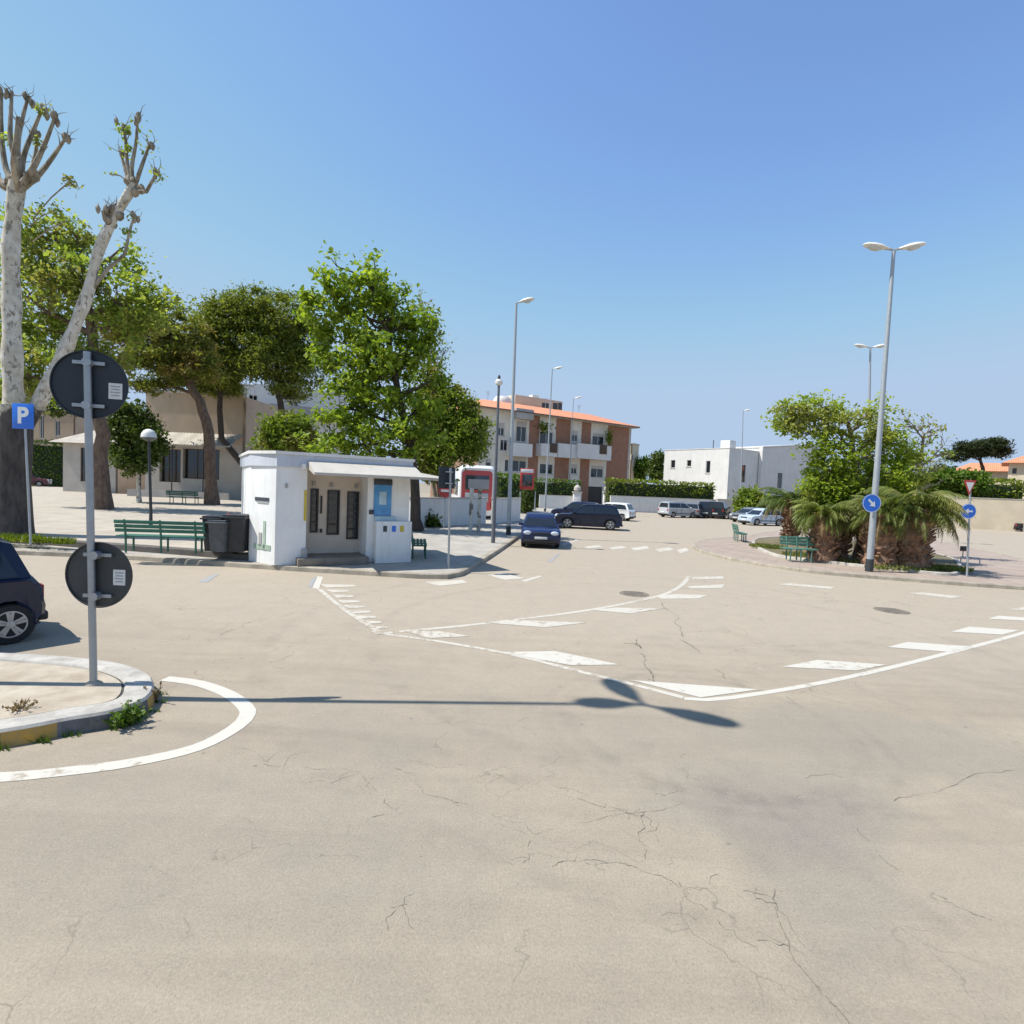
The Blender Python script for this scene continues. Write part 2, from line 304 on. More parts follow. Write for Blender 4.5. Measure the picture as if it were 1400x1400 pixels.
# ------------------------------------------------------------------ mesh helpers
class MB:
    def __init__(s): s.v = []; s.f = []; s.sm = []
    def add(s, vs, fs, smooth=False):
        o = len(s.v); s.v += [tuple(v) for v in vs]; s.f += [tuple(i+o for i in f) for f in fs]; s.sm += [smooth]*len(fs); return s
    def box(s, a, b, bev=0.0):
        x0, y0, z0 = (min(a[i], b[i]) for i in range(3)); x1, y1, z1 = (max(a[i], b[i]) for i in range(3))
        if bev <= 0:
            return s.add([(x0, y0, z0), (x1, y0, z0), (x1, y1, z0), (x0, y1, z0), (x0, y0, z1), (x1, y0, z1), (x1, y1, z1), (x0, y1, z1)],
                         [(3, 2, 1, 0), (4, 5, 6, 7), (0, 1, 5, 4), (1, 2, 6, 5), (2, 3, 7, 6), (3, 0, 4, 7)])
        bm = bmesh.new(); bmesh.ops.create_cube(bm, size=1)
        for v in bm.verts: v.co = Vector(((x0+x1)/2+v.co.x*(x1-x0), (y0+y1)/2+v.co.y*(y1-y0), (z0+z1)/2+v.co.z*(z1-z0)))
        bmesh.ops.bevel(bm, geom=bm.edges[:], offset=min(bev, .45*min(x1-x0, y1-y0, z1-z0)), segments=2, affect='EDGES', profile=.5)
        s.bm(bm); return s
    def bm(s, bm, smooth=False):
        bm.verts.index_update()
        s.add([v.co[:] for v in bm.verts], [[v.index for v in f.verts] for f in bm.faces], smooth); bm.free()
    def obox(s, c, ax, ay, az, hx, hy, hz):
        c = Vector(c); vs = []
        for k in (-1, 1):
            for q in ((-1, -1), (1, -1), (1, 1), (-1, 1)): vs.append(c+ax*hx*q[0]+ay*hy*q[1]+az*hz*k)
        return s.add(vs, [(3, 2, 1, 0), (4, 5, 6, 7), (0, 1, 5, 4), (1, 2, 6, 5), (2, 3, 7, 6), (3, 0, 4, 7)])
    def tube(s, pts, rad, n=8, cap=True, flat=1.0):
        pts = [Vector(p) for p in pts]
        if not hasattr(rad, '__len__'): rad = [rad]*len(pts)
        vs = []; fs = []; ref = None
        for i, p in enumerate(pts):
            t = (pts[min(i+1, len(pts)-1)]-pts[max(i-1, 0)]).normalized()
            if ref is None: ref = Vector((0, 0, 1)) if abs(t.z) < .9 else Vector((1, 0, 0))
            a = t.cross(ref).normalized(); b2 = a.cross(t).normalized(); ref = b2
            for k in range(n):
                an = 2*math.pi*k/n; vs.append(p+(a*math.cos(an)+b2*math.sin(an)*flat)*rad[i])
        for i in range(len(pts)-1):
            for k in range(n):
                k2 = (k+1) % n; fs.append((i*n+k, i*n+k2, (i+1)*n+k2, (i+1)*n+k))
        s.add(vs, fs, True)
        if cap:
            s.add([vs[k] for k in range(n)], [tuple(reversed(range(n)))]); s.add([vs[-n+k] for k in range(n)], [tuple(range(n))])
        return s
    def lathe(s, prof, n=16, axis='z', c=(0, 0, 0)):
        vs = []; fs = []; c = Vector(c)
        for r, h in prof:
            for k in range(n):
                a = 2*math.pi*k/n
                p = (r*math.cos(a), r*math.sin(a), h) if axis == 'z' else ((r*math.cos(a), h, r*math.sin(a)) if axis == 'y' else (h, r*math.cos(a), r*math.sin(a)))
                vs.append(c+Vector(p))
        for i in range(len(prof)-1):
            for k in range(n): fs.append((i*n+k, i*n+(k+1) % n, (i+1)*n+(k+1) % n, (i+1)*n+k))
        fs.append(tuple(range(n))); fs.append(tuple((len(prof)-1)*n+k for k in reversed(range(n))))
        return s.add(vs, fs, True)
    def prism(s, poly, a, b, axis='y'):     # 2D polygon extruded between a and b
        n = len(poly)
        mk = (lambda u, v, w: (u, w, v)) if axis == 'y' else ((lambda u, v, w: (u, v, w)) if axis == 'z' else (lambda u, v, w: (w, u, v)))
        vs = [mk(u, v, a) for u, v in poly]+[mk(u, v, b) for u, v in poly]
        return s.add(vs, [tuple(range(n)), tuple(reversed(range(n, 2*n)))]+[(i, (i+1) % n, n+(i+1) % n, n+i) for i in range(n)])
    def layers(s, rings):                  # loft of equal length rings, capped
        n = len(rings[0]); vs = [v for r in rings for v in r]; fs = []
        for i in range(len(rings)-1):
            for k in range(n): fs.append((i*n+k, i*n+(k+1) % n, (i+1)*n+(k+1) % n, (i+1)*n+k))
        fs.append(tuple(reversed(range(n)))); fs.append(tuple((len(rings)-1)*n+k for k in range(n)))
        return s.add(vs, fs, True)
    def build(s, name, mat, parent=None, origin=None, recalc=True, label=None, sharp=35):
        o = Vector(origin) if origin is not None else Vector((0, 0, 0))
        me = bpy.data.meshes.new(name)
        me.from_pydata([tuple(Vector(v)-o) for v in s.v], [], s.f)
        me.polygons.foreach_set('use_smooth', s.sm)
        if recalc:
            bm = bmesh.new(); bm.from_mesh(me); bmesh.ops.recalc_face_normals(bm, faces=bm.faces[:]); bm.to_mesh(me); bm.free()
        try: me.set_sharp_from_angle(angle=R(sharp))
        except Exception: pass
        me.materials.append(M[mat] if isinstance(mat, str) else mat)
        ob = bpy.data.objects.new(name, me); COL.objects.link(ob)
        if parent is not None: ob.parent = parent
        elif origin is not None: ob.location = o
        if label: ob['label'] = label
        return ob

def tag(o, label=None, cat=None, group=None, kind=None):
    if label: o['label'] = label
    if cat: o['category'] = cat
    if group: o['group'] = group
    if kind: o['kind'] = kind
    return o
def thing(name, label, cat, loc=(0, 0, 0), rz=0, group=None):
    o = bpy.data.objects.new(name, None); COL.objects.link(o); o.empty_display_size = .2
    o.location = loc; o.rotation_euler = (0, 0, rz)
    return tag(o, label, cat, group)
def struct(o): o['kind'] = 'structure'; return o

def dup(root, loc, rz=None, label=None, group=None):
    def cp(o, par):
        c = o.copy(); COL.objects.link(c)
        if par is not None: c.parent = par
        for ch in KIDS.get(o.name, []): cp(ch, c)
        return c
    KIDS = {}
    for o in COL.objects:
        if o.parent: KIDS.setdefault(o.parent.name, []).append(o)
    r_ = cp(root, None); r_.location = loc
    if rz is not None: r_.rotation_euler = (0, 0, rz)
    if label: r_['label'] = label
    if group: r_['group'] = group
    return r_

# ------------------------------------------------------------------ foliage helpers
def leaf_mesh(name, mat, C, size, parent=None, origin=(0, 0, 0), ratio=.55, upb=.4, fold=.18, dirs=None, jitter=.35, rng=RNG):
    """C: (n,3) leaf positions; one folded two-triangle leaf at each"""
    C = np.asarray(C, dtype=float)-np.asarray(origin, dtype=float); n = len(C)
    sz = size*(1+jitter*rng.standard_normal(n)).clip(.45, 1.9)
    nr = rng.standard_normal((n, 3)); nr[:, 2] += upb*1.5; nr /= np.linalg.norm(nr, axis=1)[:, None]
    d = rng.standard_normal((n, 3)) if dirs is None else dirs+.35*rng.standard_normal((n, 3))
    d -= (d*nr).sum(1)[:, None]*nr; d /= np.linalg.norm(d, axis=1)[:, None]+1e-9
    s_ = np.cross(nr, d)
    h = sz[:, None]*.5
    base = C-d*h; tip = C+d*h
    a = C+s_*h*ratio+nr*h*fold-d*h*.15; b = C-s_*h*ratio+nr*h*fold-d*h*.15
    V = np.stack([base, a, tip, b], 1).reshape(-1, 3)
    me = bpy.data.meshes.new(name); me.vertices.add(4*n); me.vertices.foreach_set('co', V.ravel())
    i = np.arange(n)*4
    T = np.stack([i, i+1, i+2, i, i+2, i+3], 1).reshape(-1)
    me.loops.add(6*n); me.loops.foreach_set('vertex_index', T.astype(np.int32))
    me.polygons.add(2*n); me.polygons.foreach_set('loop_start', (np.arange(2*n)*3).astype(np.int32))
    me.update(calc_edges=True); me.validate()
    me.materials.append(M[mat])
    ob = bpy.data.objects.new(name, me); COL.objects.link(ob)
    if parent is not None: ob.parent = parent
    else: ob.location = origin
    return ob

def clumps(blobs, n, rng=RNG, lo=.35, pw=.5):
    w = np.array([(b[1][0]*b[1][1]*b[1][2])**.7 for b in blobs]); w /= w.sum()
    idx = rng.choice(len(blobs), n, p=w); out = []
    for k in idx:
        c, r_ = blobs[k]; d = rng.standard_normal(3); d /= np.linalg.norm(d)
        q = lo+(1-lo)*rng.random()**pw
        if rng.random() < .22: q *= 1+.35*rng.random()
        out.append(np.array(c)+d*np.array(r_)*q)
    return np.array(out)
def scatter(cl, m, rad, flat=.75, rng=RNG):
    n = len(cl); rr = rad*(.55+.9*rng.random(n))
    cnt = np.maximum(3, (m*(.4+1.2*rng.random(n)))).astype(int)
    idx = np.repeat(np.arange(n), cnt)
    off = rng.standard_normal((len(idx), 3))*.55; off[:, 2] *= flat
    return cl[idx]+off*rr[idx][:, None]

def wob(a, b, n, amp, rng=RNG):
    a = Vector(a); b = Vector(b); L_ = (b-a).length; pts = []
    for i in range(n+1):
        t = i/n; p = a.lerp(b, t)
        if 0 < i < n: p += Vector(rng.standard_normal(3))*amp*L_
        pts.append(p)
    return pts
def limbs(mb, spine, radii, targets, rng=RNG, r0=.05, r1=.012, bend=.05):
    """branches from the nearest lower spine point to every target"""
    S = np.array([tuple(p) for p in spine])
    for t in targets:
        d = np.linalg.norm(S-t, axis=1)+.9*np.maximum(0, S[:, 2]-t[2]+.4)
        i = int(np.argmin(d)); p = Vector(S[i])
        pts = wob(p, Vector(t), 4, bend, rng); ra = min(r0, radii[i]*.7)
        mb.tube(pts, [ra+(r1-ra)*k/4 for k in range(5)], 5, cap=False)

def tree(name, label, cat_, base, y, trunk_px, crown_px, leaf, bark, n_cl, m, rad, size, ratio=.55, tr=.2, group=None,
         depth=.8, flat=.75, upb=.4, lo=.35, limb_r=.1, twig_frac=.35, seed=1, twig_r=.035, fork=True):
    """trunk_px: list of pixels from the base up; crown_px: (px, py, rx, ry) ellipses; all at distance y"""
    rng = np.random.default_rng(seed)
    base = Vector(base)
    root = thing(name, label, cat_, base, 0, group)
    k = y/F
    sp = [base]+[D(px, py, y+dy) for (px, py, dy) in trunk_px]
    # resample the trunk
    pts = [sp[0]]
    for a, b in zip(sp, sp[1:]):
        for t in (.33, .67, 1): pts.append(a.lerp(b, t)+Vector(rng.standard_normal(3))*tr*.12)
    rr = [tr*(1.35 if i == 0 else 1.0-.62*i/(len(pts)-1)) for i in range(len(pts))]
    mb = MB(); mb.tube(pts, rr, 12)
    blobs = []
    for (px, py, rx, ry) in crown_px:
        c = D(px, py, y+rng.uniform(-.4, .4)*rx*k*.8); blobs.append((tuple(c), (rx*k, rx*k*depth, ry*k)))
    spine = list(pts[len(pts)//3:]); srad = list(rr[len(pts)//3:])
    if fork:
        for c, r_ in blobs:
            c = Vector(c); i = min(range(len(pts)//3, len(pts)), key=lambda j: (pts[j]-c).length+1.2*max(0, pts[j].z-c.z+.5))
            q = wob(pts[i], c+Vector((0, 0, r_[2]*.5)), 5, .05, rng); ra = min(limb_r, rr[i]*.75)
            mb.tube(q, [ra*(1-.75*j/5) for j in range(6)], 7)
            spine += q[1:]; srad += [ra*(1-.75*j/5) for j in range(1, 6)]
    cl = clumps(blobs, n_cl, rng, lo)
    sel = cl[rng.random(len(cl)) < twig_frac]
    limbs(mb, spine, srad, sel, rng, r0=twig_r, r1=.01)
    mb.build('trunk', bark, root, base, recalc=False)
    leaf_mesh('crown', leaf, scatter(cl, m, rad, flat, rng), size, root, base, ratio, upb, rng=rng)
    return root, cl

def hedge(name, label, a, b, depth, h, leaf, z=0, dens=55, size=.16, group=None, cat='hedge', seed=3):
    rng = np.random.default_rng(seed)
    a = Vector((a[0], a[1], z)); b = Vector((b[0], b[1], z)); u = (b-a); Ln = u.length; u.normalize(); v = Vector((-u.y, u.x, 0))
    mid = (a+b)/2
    root = thing(name, label, cat, mid, 0, group)
    mb = MB(); nx = max(4, int(Ln/.5)); rings = []
    for i in range(nx+1):
        c = a+u*(Ln*i/nx); hh = h*.9+.05*rng.standard_normal(); dd = depth*.42
        rings.append([c-v*dd, c+v*dd, c+v*dd*.95+Vector((0, 0, hh*.8)), c+v*dd*.6+Vector((0, 0, hh)), c-v*dd*.6+Vector((0, 0, hh)), c-v*dd*.95+Vector((0, 0, hh*.8))])
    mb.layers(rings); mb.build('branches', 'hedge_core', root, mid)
    area = 2*(Ln*h)+Ln*depth+2*depth*h; n = int(area*dens)
    q = rng.random((n, 3)); face = rng.random(n)
    s_ = q[:, 0]*Ln; w = (q[:, 1]-.5)*depth; zz = q[:, 2]*h
    top = face < Ln*depth/area; front = (~top) & (face < (Ln*depth+2*Ln*h)/area)
    zz[top] = h*(.94+.09*rng.random(top.sum())); sg = np.where(rng.random(n) < .5, -1, 1)
    w[front] = (sg*depth*.5*(.9+.14*rng.standard_normal(n)))[front]
    ends = (~top) & (~front); s_[ends] = np.where(rng.random(ends.sum()) < .5, 0, Ln)
    C = np.array(a)[None]+s_[:, None]*np.array(u)[None]+w[:, None]*np.array(v)[None]; C[:, 2] += zz
    C += rng.standard_normal(C.shape)*.06
    leaf_mesh('foliage', leaf, C, size, root, mid, .6, .4, rng=rng)
    return root

def spray_plant(name, label, base, h, spread, leaf, n_stem, n_leaf, size, cat='weed', group=None, seed=5, ratio=.55):
    rng = np.random.default_rng(seed); base = Vector(base); root = thing(name, label, cat, base, 0, group)
    mb = MB(); C = []
    for i in range(n_stem):
        a = rng.uniform(0, 6.28); rd = spread*rng.random()**.6; tip = base+Vector((math.cos(a)*rd, math.sin(a)*rd, h*(.45+.6*rng.random())*(1-.4*rd/spread)))
        pts = wob(base+Vector((math.cos(a), math.sin(a), 0))*rd*.25, tip, 3, .06, rng)
        mb.tube(pts, [.006, .005, .004, .002], 4, cap=False)
        for j in range(n_leaf):
            t = rng.uniform(.2, 1.05); p = pts[0].lerp(pts[-1], t); C.append(tuple(p+Vector(rng.standard_normal(3))*spread*.09))
    mb.build('stems', 'leaf_dead' if 'dry' in label else 'leaf_dark', root, base, recalc=False)
    leaf_mesh('foliage', leaf, np.array(C), size, root, base, ratio, .3, rng=rng)
    return root

def grass_patch(pts2d, z, n, h, seed=9, name='grass', mat='grass_blade', wide=.03):
    rng = np.random.default_rng(seed); V = []; Fc = []
    for (cx, cy, rx, ry, k) in pts2d:
        for i in range(int(n*k)):
            a = rng.uniform(0, 6.28); q = rng.random()**.5
            x = cx+math.cos(a)*rx*q; y = cy+math.sin(a)*ry*q; hh = h*rng.uniform(.4, 1.2); b_ = rng.uniform(0, 6.28)
            dx, dy = math.cos(b_)*wide, math.sin(b_)*wide; lx, ly = rng.standard_normal(2)*hh*.4
            o = len(V); V += [(x-dx, y-dy, z), (x+dx, y+dy, z), (x+lx, y+ly, z+hh)]; Fc.append((o, o+1, o+2))
    mb = MB(); mb.add(V, Fc); ob = mb.build(name, mat, recalc=False); ob['kind'] = 'stuff'
    return ob

# ------------------------------------------------------------------ sun and sky
EL = R(56); sun_from = Vector((-.997*math.cos(EL), -.08*math.cos(EL), math.sin(EL)))
w = bpy.data.worlds.new('World'); sc.world = w; w.use_nodes = True
nt = w.node_tree; bg = nt.nodes['Background']
sky = nt.nodes.new('ShaderNodeTexSky'); sky.sky_type = 'NISHITA'; sky.sun_disc = False
sky.sun_elevation = EL; sky.sun_rotation = math.atan2(sun_from.x, sun_from.y)
sky.air_density = 1.0; sky.dust_density = 0; sky.ozone_density = 5; sky.altitude = 10
sepn = nt.nodes.new('ShaderNodeSeparateColor'); comn = nt.nodes.new('ShaderNodeCombineColor'); nt.links.new(sky.outputs[0], sepn.inputs[0])
for i, (cap, dst) in enumerate(((1.95, .9), (2.55, 1.0), (3.45, .7))):          # soft haze limit near the horizon
    mn = nt.nodes.new('ShaderNodeMath'); mn.operation = 'SMOOTH_MIN'; mn.inputs[1].default_value = cap; mn.inputs[2].default_value = dst
    nt.links.new(sepn.outputs[i], mn.inputs[0]); nt.links.new(mn.outputs[0], comn.inputs[i])
nt.links.new(comn.outputs[0], bg.inputs[0]); bg.inputs[1].default_value = .127
sl = bpy.data.lights.new('sun', 'SUN'); sl.energy = 3.5; sl.angle = R(.4); sl.color = (1, .965, .90)
so = bpy.data.objects.new('sun', sl); COL.objects.link(so)
so.rotation_euler = sun_from.to_track_quat('Z', 'Y').to_euler()
sc.view_settings.view_transform = 'Standard'; sc.view_settings.look = 'None'; sc.view_settings.exposure = .88; sc.view_settings.gamma = 1

# ------------------------------------------------------------------ ground
def sheet(name, pts, z, mat, thick=0):
    mb = MB(); n = len(pts)
    mb.add([(p[0], p[1], z) for p in pts], [tuple(range(n))])
    ob = mb.build(name, mat, recalc=False)
    me = ob.data
    if me.polygons[0].normal.z < 0: me.flip_normals()
    return struct(ob)
sheet('ground', [(-4000, -4000), (4000, -4000), (4000, 4000), (-4000, 4000)], -.03, 'earth')
sheet('road', [(-160, -40), (160, -40), (160, 130), (-160, 130)], 0, 'asphalt')

def pxl(lst, z=0): return [P(a, b, z) for a, b in lst]
def resample(pts, step, closed=False):
    """Catmull-Rom through the points, about one point per step"""
    out = []; n = len(pts)
    for i in range(n-1):
        p0 = pts[max(i-1, 0)]; p1 = pts[i]; p2 = pts[i+1]; p3 = pts[min(i+2, n-1)]
        k = max(1, int((p2-p1).length/step))
        for j in range(k):
            t = j/k
            out.append(.5*((2*p1)+(p2-p0)*t+(2*p0-5*p1+4*p2-p3)*t*t+(3*p1-p0-3*p2+p3)*t**3))
    out.append(pts[-1]); return out
def side(pts):
    ns = []
    for i in range(len(pts)):
        t = pts[min(i+1, len(pts)-1)]-pts[max(i-1, 0)]; t.z = 0; t.normalize(); ns.append(Vector((t.y, -t.x, 0)))
    return ns
def strip(mb, pts, wd, z, jit=0, rng=RNG):
    ns = side(pts); vs = []; fs = []
    for i, p in enumerate(pts):
        ww = wd*(1+jit*rng.standard_normal()) if jit else wd
        ww = max(ww, wd*.3)
        vs += [(p.x+ns[i].x*ww/2, p.y+ns[i].y*ww/2, z), (p.x-ns[i].x*ww/2, p.y-ns[i].y*ww/2, z)]
    for i in range(len(pts)-1): fs.append((2*i, 2*i+1, 2*i+3, 2*i+2))
    mb.add(vs, fs)
def kerb(name, pts, wd, h, mat, inward, z0=0, slope=.02):
    """kerb along pts (outer foot); inward = +1 when the top lies to the right of the walking direction"""
    ns = side(pts); rings = []
    for i, p in enumerate(pts):
        n = ns[i]*inward
        rings.append([Vector((p.x, p.y, z0-.02)), Vector((p.x, p.y, z0+h-.02))+n*slope, Vector((p.x, p.y, z0+h))+n*(slope+.025), Vector((p.x, p.y, z0+h))+n*wd, Vector((p.x, p.y, z0-.02))+n*wd])
    mb = MB(); mb.layers(rings); return struct(mb.build(name, mat))

# markings -------------------------------------------------------------
mk = MB(); ms = MB(); mbl = MB()
lineA = resample(pxl([(540, 864), (620, 857), (700, 848), (800, 835), (870, 822), (910, 812), (932, 800), (942, 788)]), .4)
strip(mk, lineA, .12, .003)
lineB = resample(pxl([(520, 866), (600, 877), (700, 895), (800, 920), (870, 937), (935, 954)]), .4); strip(mk, lineB, .10, .003)
lineC = resample(pxl([(935, 955), (965, 957), (1000, 954), (1100, 938), (1200, 917), (1300, 892), (1400, 865), (1480, 838)]), .3); strip(ms, lineC, .10, .003)
def quad(mb, pts, z=.005):
    q = pxl(pts); mb.add([(p.x, p.y, z) for p in q], [tuple(range(len(q)))])
for q in ([(552, 863), (600, 863), (642, 870), (588, 873)], [(655, 851), (715, 848.5), (802, 851.5), (745, 858)], [(806, 834), (840, 831), (908, 832), (862, 839)],
          [(893, 815), (925, 812.5), (968, 814), (955, 818.5), (905, 819)], [(938, 802), (991, 799), (987, 804), (945, 804.5)], [(946, 789), (990, 788), (988, 792), (948, 792.5)],
          [(681, 892), (760, 890.5), (847, 909), (782, 910)], [(862, 930), (900, 933), (1038, 943), (958, 954)], [(1068, 912), (1118, 902.5), (1212, 909), (1172, 917)],
          [(1213, 885), (1240, 878), (1328, 884), (1302, 892)], [(1300, 864), (1325, 857), (1394, 862), (1370, 868)], [(1350, 846), (1366, 842), (1420, 846), (1420, 850)],
          [(1378, 833.5), (1400, 830), (1440, 833), (1440, 837)]):
    quad(ms if q[0][1] > 840 and q[0][0] > 660 else mk, q)
# the row of give-way teeth on the left
for i in range(10):
    t = i/9; x = 444+(512-444)*t; y = 800+(864-800)*t; ln = 44-8*t if i == 0 else 26
    quad(mk, [(x-6, y-1.2), (x+ln*.9, y), (x+ln, y+2.0), (x+2, y+3.6)])
strip(mk, resample(pxl([(437, 806), (470, 833), (521, 866)]), .4), .10, .006)
quad(ms, [(434, 788), (442, 789), (436, 806), (427, 804)]); quad(mbl, [(429, 790), (433, 789), (426, 804), (421, 801)])
for q in ([(580, 796), (632, 793), (640, 797), (600, 801.5)], [(664, 786), (690, 784), (718, 791), (690, 793)], [(712, 794), (738, 787), (741, 788.5), (718, 796)],
          [(798, 747.5), (818, 745.5), (824, 748), (804, 750)], [(832, 749), (850, 746.5), (858, 749), (838, 751.5)], [(862, 749.5), (884, 746.5), (888, 750), (868, 753)], [(895, 751), (915, 748.5), (922, 752), (903, 755)],
          [(925, 752), (938, 749), (942, 753), (930, 757)],
          [(765, 745), (790, 737), (793, 738), (770, 746.5)],
          [(1062, 799), (1080, 797.5), (1142, 803), (1135, 805.5)], [(1240, 811), (1262, 810), (1318, 816), (1300, 818)]): quad(mk, q)
for q in ([(272, 796), (290, 785), (300, 785), (284, 796)], [(748, 768), (762, 757), (766, 757), (754, 769)]): quad(mbl, q)
# white line round the traffic island
ring = resample(pxl([(225, 928), (270, 934), (310, 948), (335, 966), (338, 978), (322, 995), (270, 1022), (180, 1043), (80, 1056), (0, 1063), (-120, 1066)]), .1)
strip(ms, ring, .16, .004)
struct(mk.build('road_markings', 'road_white', recalc=False)); struct(ms.build('fresh_road_markings', 'road_white_strong', recalc=False)); struct(mbl.build('blue_road_markings', 'road_blue', recalc=False))
for ob in COL.objects:
    if 'markings' in ob.name:
        bm = bmesh.new(); bm.from_mesh(ob.data)
        for f in bm.faces:
            f.normal_update()
            if f.normal.z < 0: f.normal_flip()
        bm.to_mesh(ob.data); bm.free()
# cracks
ck = MB(); rg = np.random.default_rng(11)
def frac(p, q, amp, lev):
    if lev == 0: return [p]
    m_ = p.lerp(q, .5); d = q-p; n_ = Vector((-d.y, d.x, 0)); m_ = m_+n_*rg.normal()*amp
    return frac(p, m_, amp, lev-1)+frac(m_, q, amp, lev-1)
def crack(px, wd, amp, branch=0.0, gap=.12, lev=4):
    pts = pxl(px); q = []
    for a_, b_ in zip(pts, pts[1:]): q += frac(a_, b_, amp, lev)
    q.append(pts[-1]); n_ = len(q); i = 0; w0 = wd
    while i < n_-2:
        k_ = int(rg.integers(3, 9)); seg = q[i:i+k_+1]; w0 = wd*rg.uniform(.3, .95)
        if len(seg) > 1 and rg.random() > gap: strip(ck, seg, w0, .003, .55, rg)
        i += k_
    if branch:
        for j in range(int(n_*branch)):
            p = q[int(rg.integers(1, n_-1))]; a_ = rg.uniform(0, 6.28); ln_ = rg.uniform(.08, .4)
            bq = frac(p, p+Vector((math.cos(a_), math.sin(a_)*.9, 0))*ln_, .16, 3); strip(ck, bq, wd*rg.uniform(.3, .6), .003, .5, rg)
crack([(865, 865), (875, 892), (886, 915), (893, 932)], .024, .09, .1, .05); crack([(905, 825), (930, 860), (957, 893)], .018, .07, .05); crack([(978, 915), (992, 928)], .014, .08)
crack([(938, 1030), (941, 1060), (932, 1088), (905, 1108), (862, 1112), (800, 1095), (720, 1076), (640, 1046), (560, 1040)], .0035, .09, .06, .2)
crack([(1060, 1240), (1072, 1275), (1100, 1330), (1135, 1370), (1165, 1405)], .0075, .05, .03, .05)
crack([(1058, 1215), (1062, 1245)], .006, .08, .2)
crack([(540, 1050), (580, 1086), (640, 1100), (690, 1122), (728, 1140), (780, 1130), (830, 1116), (880, 1114)], .003, .10, .05, .25)
crack([(755, 1185), (800, 1176), (850, 1180), (890, 1195), (930, 1215), (960, 1238), (985, 1265)], .0035, .09, .05, .2); crack([(880, 1110), (874, 1150), (880, 1180)], .004, .12, .1)
crack([(895, 1130), (925, 1190), (935, 1220)], .0035, .12, .1, .3); crack([(700, 1130), (720, 1165), (712, 1180)], .0035, .12, .1, .3)
crack([(1170, 1110), (1230, 1090), (1310, 1070), (1400, 1052)], .004, .06, .02, .25); crack([(1150, 1100), (1172, 1135), (1210, 1178), (1260, 1215), (1330, 1250), (1400, 1272)], .0035, .07, .03, .3)
crack([(240, 985), (300, 1020), (360, 1040), (450, 1070)], .004, .10, .08, .3); crack([(300, 870), (350, 848), (400, 838)], .008, .08, 0, .3)
crack([(360, 1045), (430, 1052), (500, 1075), (545, 1105)], .0035, .12, .1, .35); crack([(535, 1240), (575, 1238)], .004, .12, .2, .3)
for k_ in range(8):
    px_, py_ = rg.uniform(420, 1150), rg.uniform(1030, 1280); a_ = rg.uniform(-.7, .7); ln_ = rg.uniform(18, 60); crack([(px_, py_), (px_+ln_*math.cos(a_), py_+ln_*.6*math.sin(a_))], .003, .14, 0, .3, 3)
struct(ck.build('road_cracks', 'crack_tar', recalc=False))
for (px, py) in ((867, 812), (1219, 835)):
    c = P(px, py); mb = MB()
    mb.lathe([(.36, .001), (.36, .006), (.30, .009), (.02, .009)], 24, c=c)
    for k in range(-3, 4): mb.box((c.x-.25, c.y+k*.075-.014, .0085), (c.x+.25, c.y+k*.075+.014, .013))
    o = mb.build('manhole_cover', 'crack_tar', None, c)
    tag(o, 'dark manhole cover beside the white curved line by the chevron area' if px < 1000 else 'dark manhole cover lying in the road before the planted island', 'manhole cover')

# traffic island, left foreground -------------------------------------
foot = [(-420, 1066), (-200, 1050), (0, 1024), (97, 1005), (149, 996), (192, 981), (210, 966), (212, 950), (203, 938), (170, 925), (120, 917), (60, 912), (0, 909), (-160, 906), (-420, 902)]
FT = resample([P(a, b, 0) for a, b in foot], .12)
HK = .17
cuts = sorted([(min(range(len(FT)), key=lambda i: (FT[i]-P(a, b)).length)) for a, b in ((-330, 1062), (-240, 1054), (-150, 1045), (-60, 1034), (0, 1024), (80, 1008), (185, 984), (206, 970), (212, 950))])
cols = ['kerb_black', 'kerb_yellow', 'kerb_black', 'kerb_yellow', 'kerb_black', 'kerb_yellow', 'kerb_black', 'kerb_black', 'kerb_yellow', 'kerb_stone']
ns = side(FT)
segs = [0]+cuts+[len(FT)-1]; face = {}
for s0, s1, c_ in zip(segs, segs[1:], cols):
    mb = face.setdefault(c_, MB())
    vs = []; fs = []
    for i in range(s0, s1+1):
        p = FT[i]; n = -ns[i]
        vs += [(p.x, p.y, -.02), (p.x+n.x*.015, p.y+n.y*.015, HK-.03)]
    for i in range(s1-s0): fs.append((2*i, 2*i+2, 2*i+3, 2*i+1))
    mb.add(vs, fs, True)
isl = bpy.data.objects.new('traffic_island', None); COL.objects.link(isl); struct(isl)
for c_, mb in face.items(): mb.build('painted_kerb_face', c_, isl, recalc=False)
mb = MB(); vs = []; fs = []
for i, p in enumerate(FT):
    n = -ns[i]
    for (o_, z_) in ((.015, HK-.03), (.035, HK-.004), (.07, HK), (.27, HK), (.285, HK-.02)): vs.append((p.x+n.x*o_, p.y+n.y*o_, z_))
for i in range(len(FT)-1):
    for k in range(4): fs.append((5*i+k, 5*i+5+k, 5*i+6+k, 5*i+1+k))
mb.add(vs, fs, True); mb.build('kerb_top', 'kerb_white', isl, recalc=False)
mb = MB(); vs = [(p.x-ns[i].x*.28, p.y-ns[i].y*.28, HK-.02) for i, p in enumerate(FT)]; vs2 = [(p.x-ns[i].x*.315, p.y-ns[i].y*.315, HK-.02) for i, p in enumerate(FT)]
mb.add(vs+vs2, [(i, i+1, len(FT)+i+1, len(FT)+i) for i in range(len(FT)-1)]); mb.build('kerb_joint', 'joint_dark', isl, recalc=False)
sf = sheet('island_paving', [(p.x-ns[i].x*.31, p.y-ns[i].y*.31) for i, p in enumerate(FT)], HK-.012, 'island_concrete'); sf.parent = isl

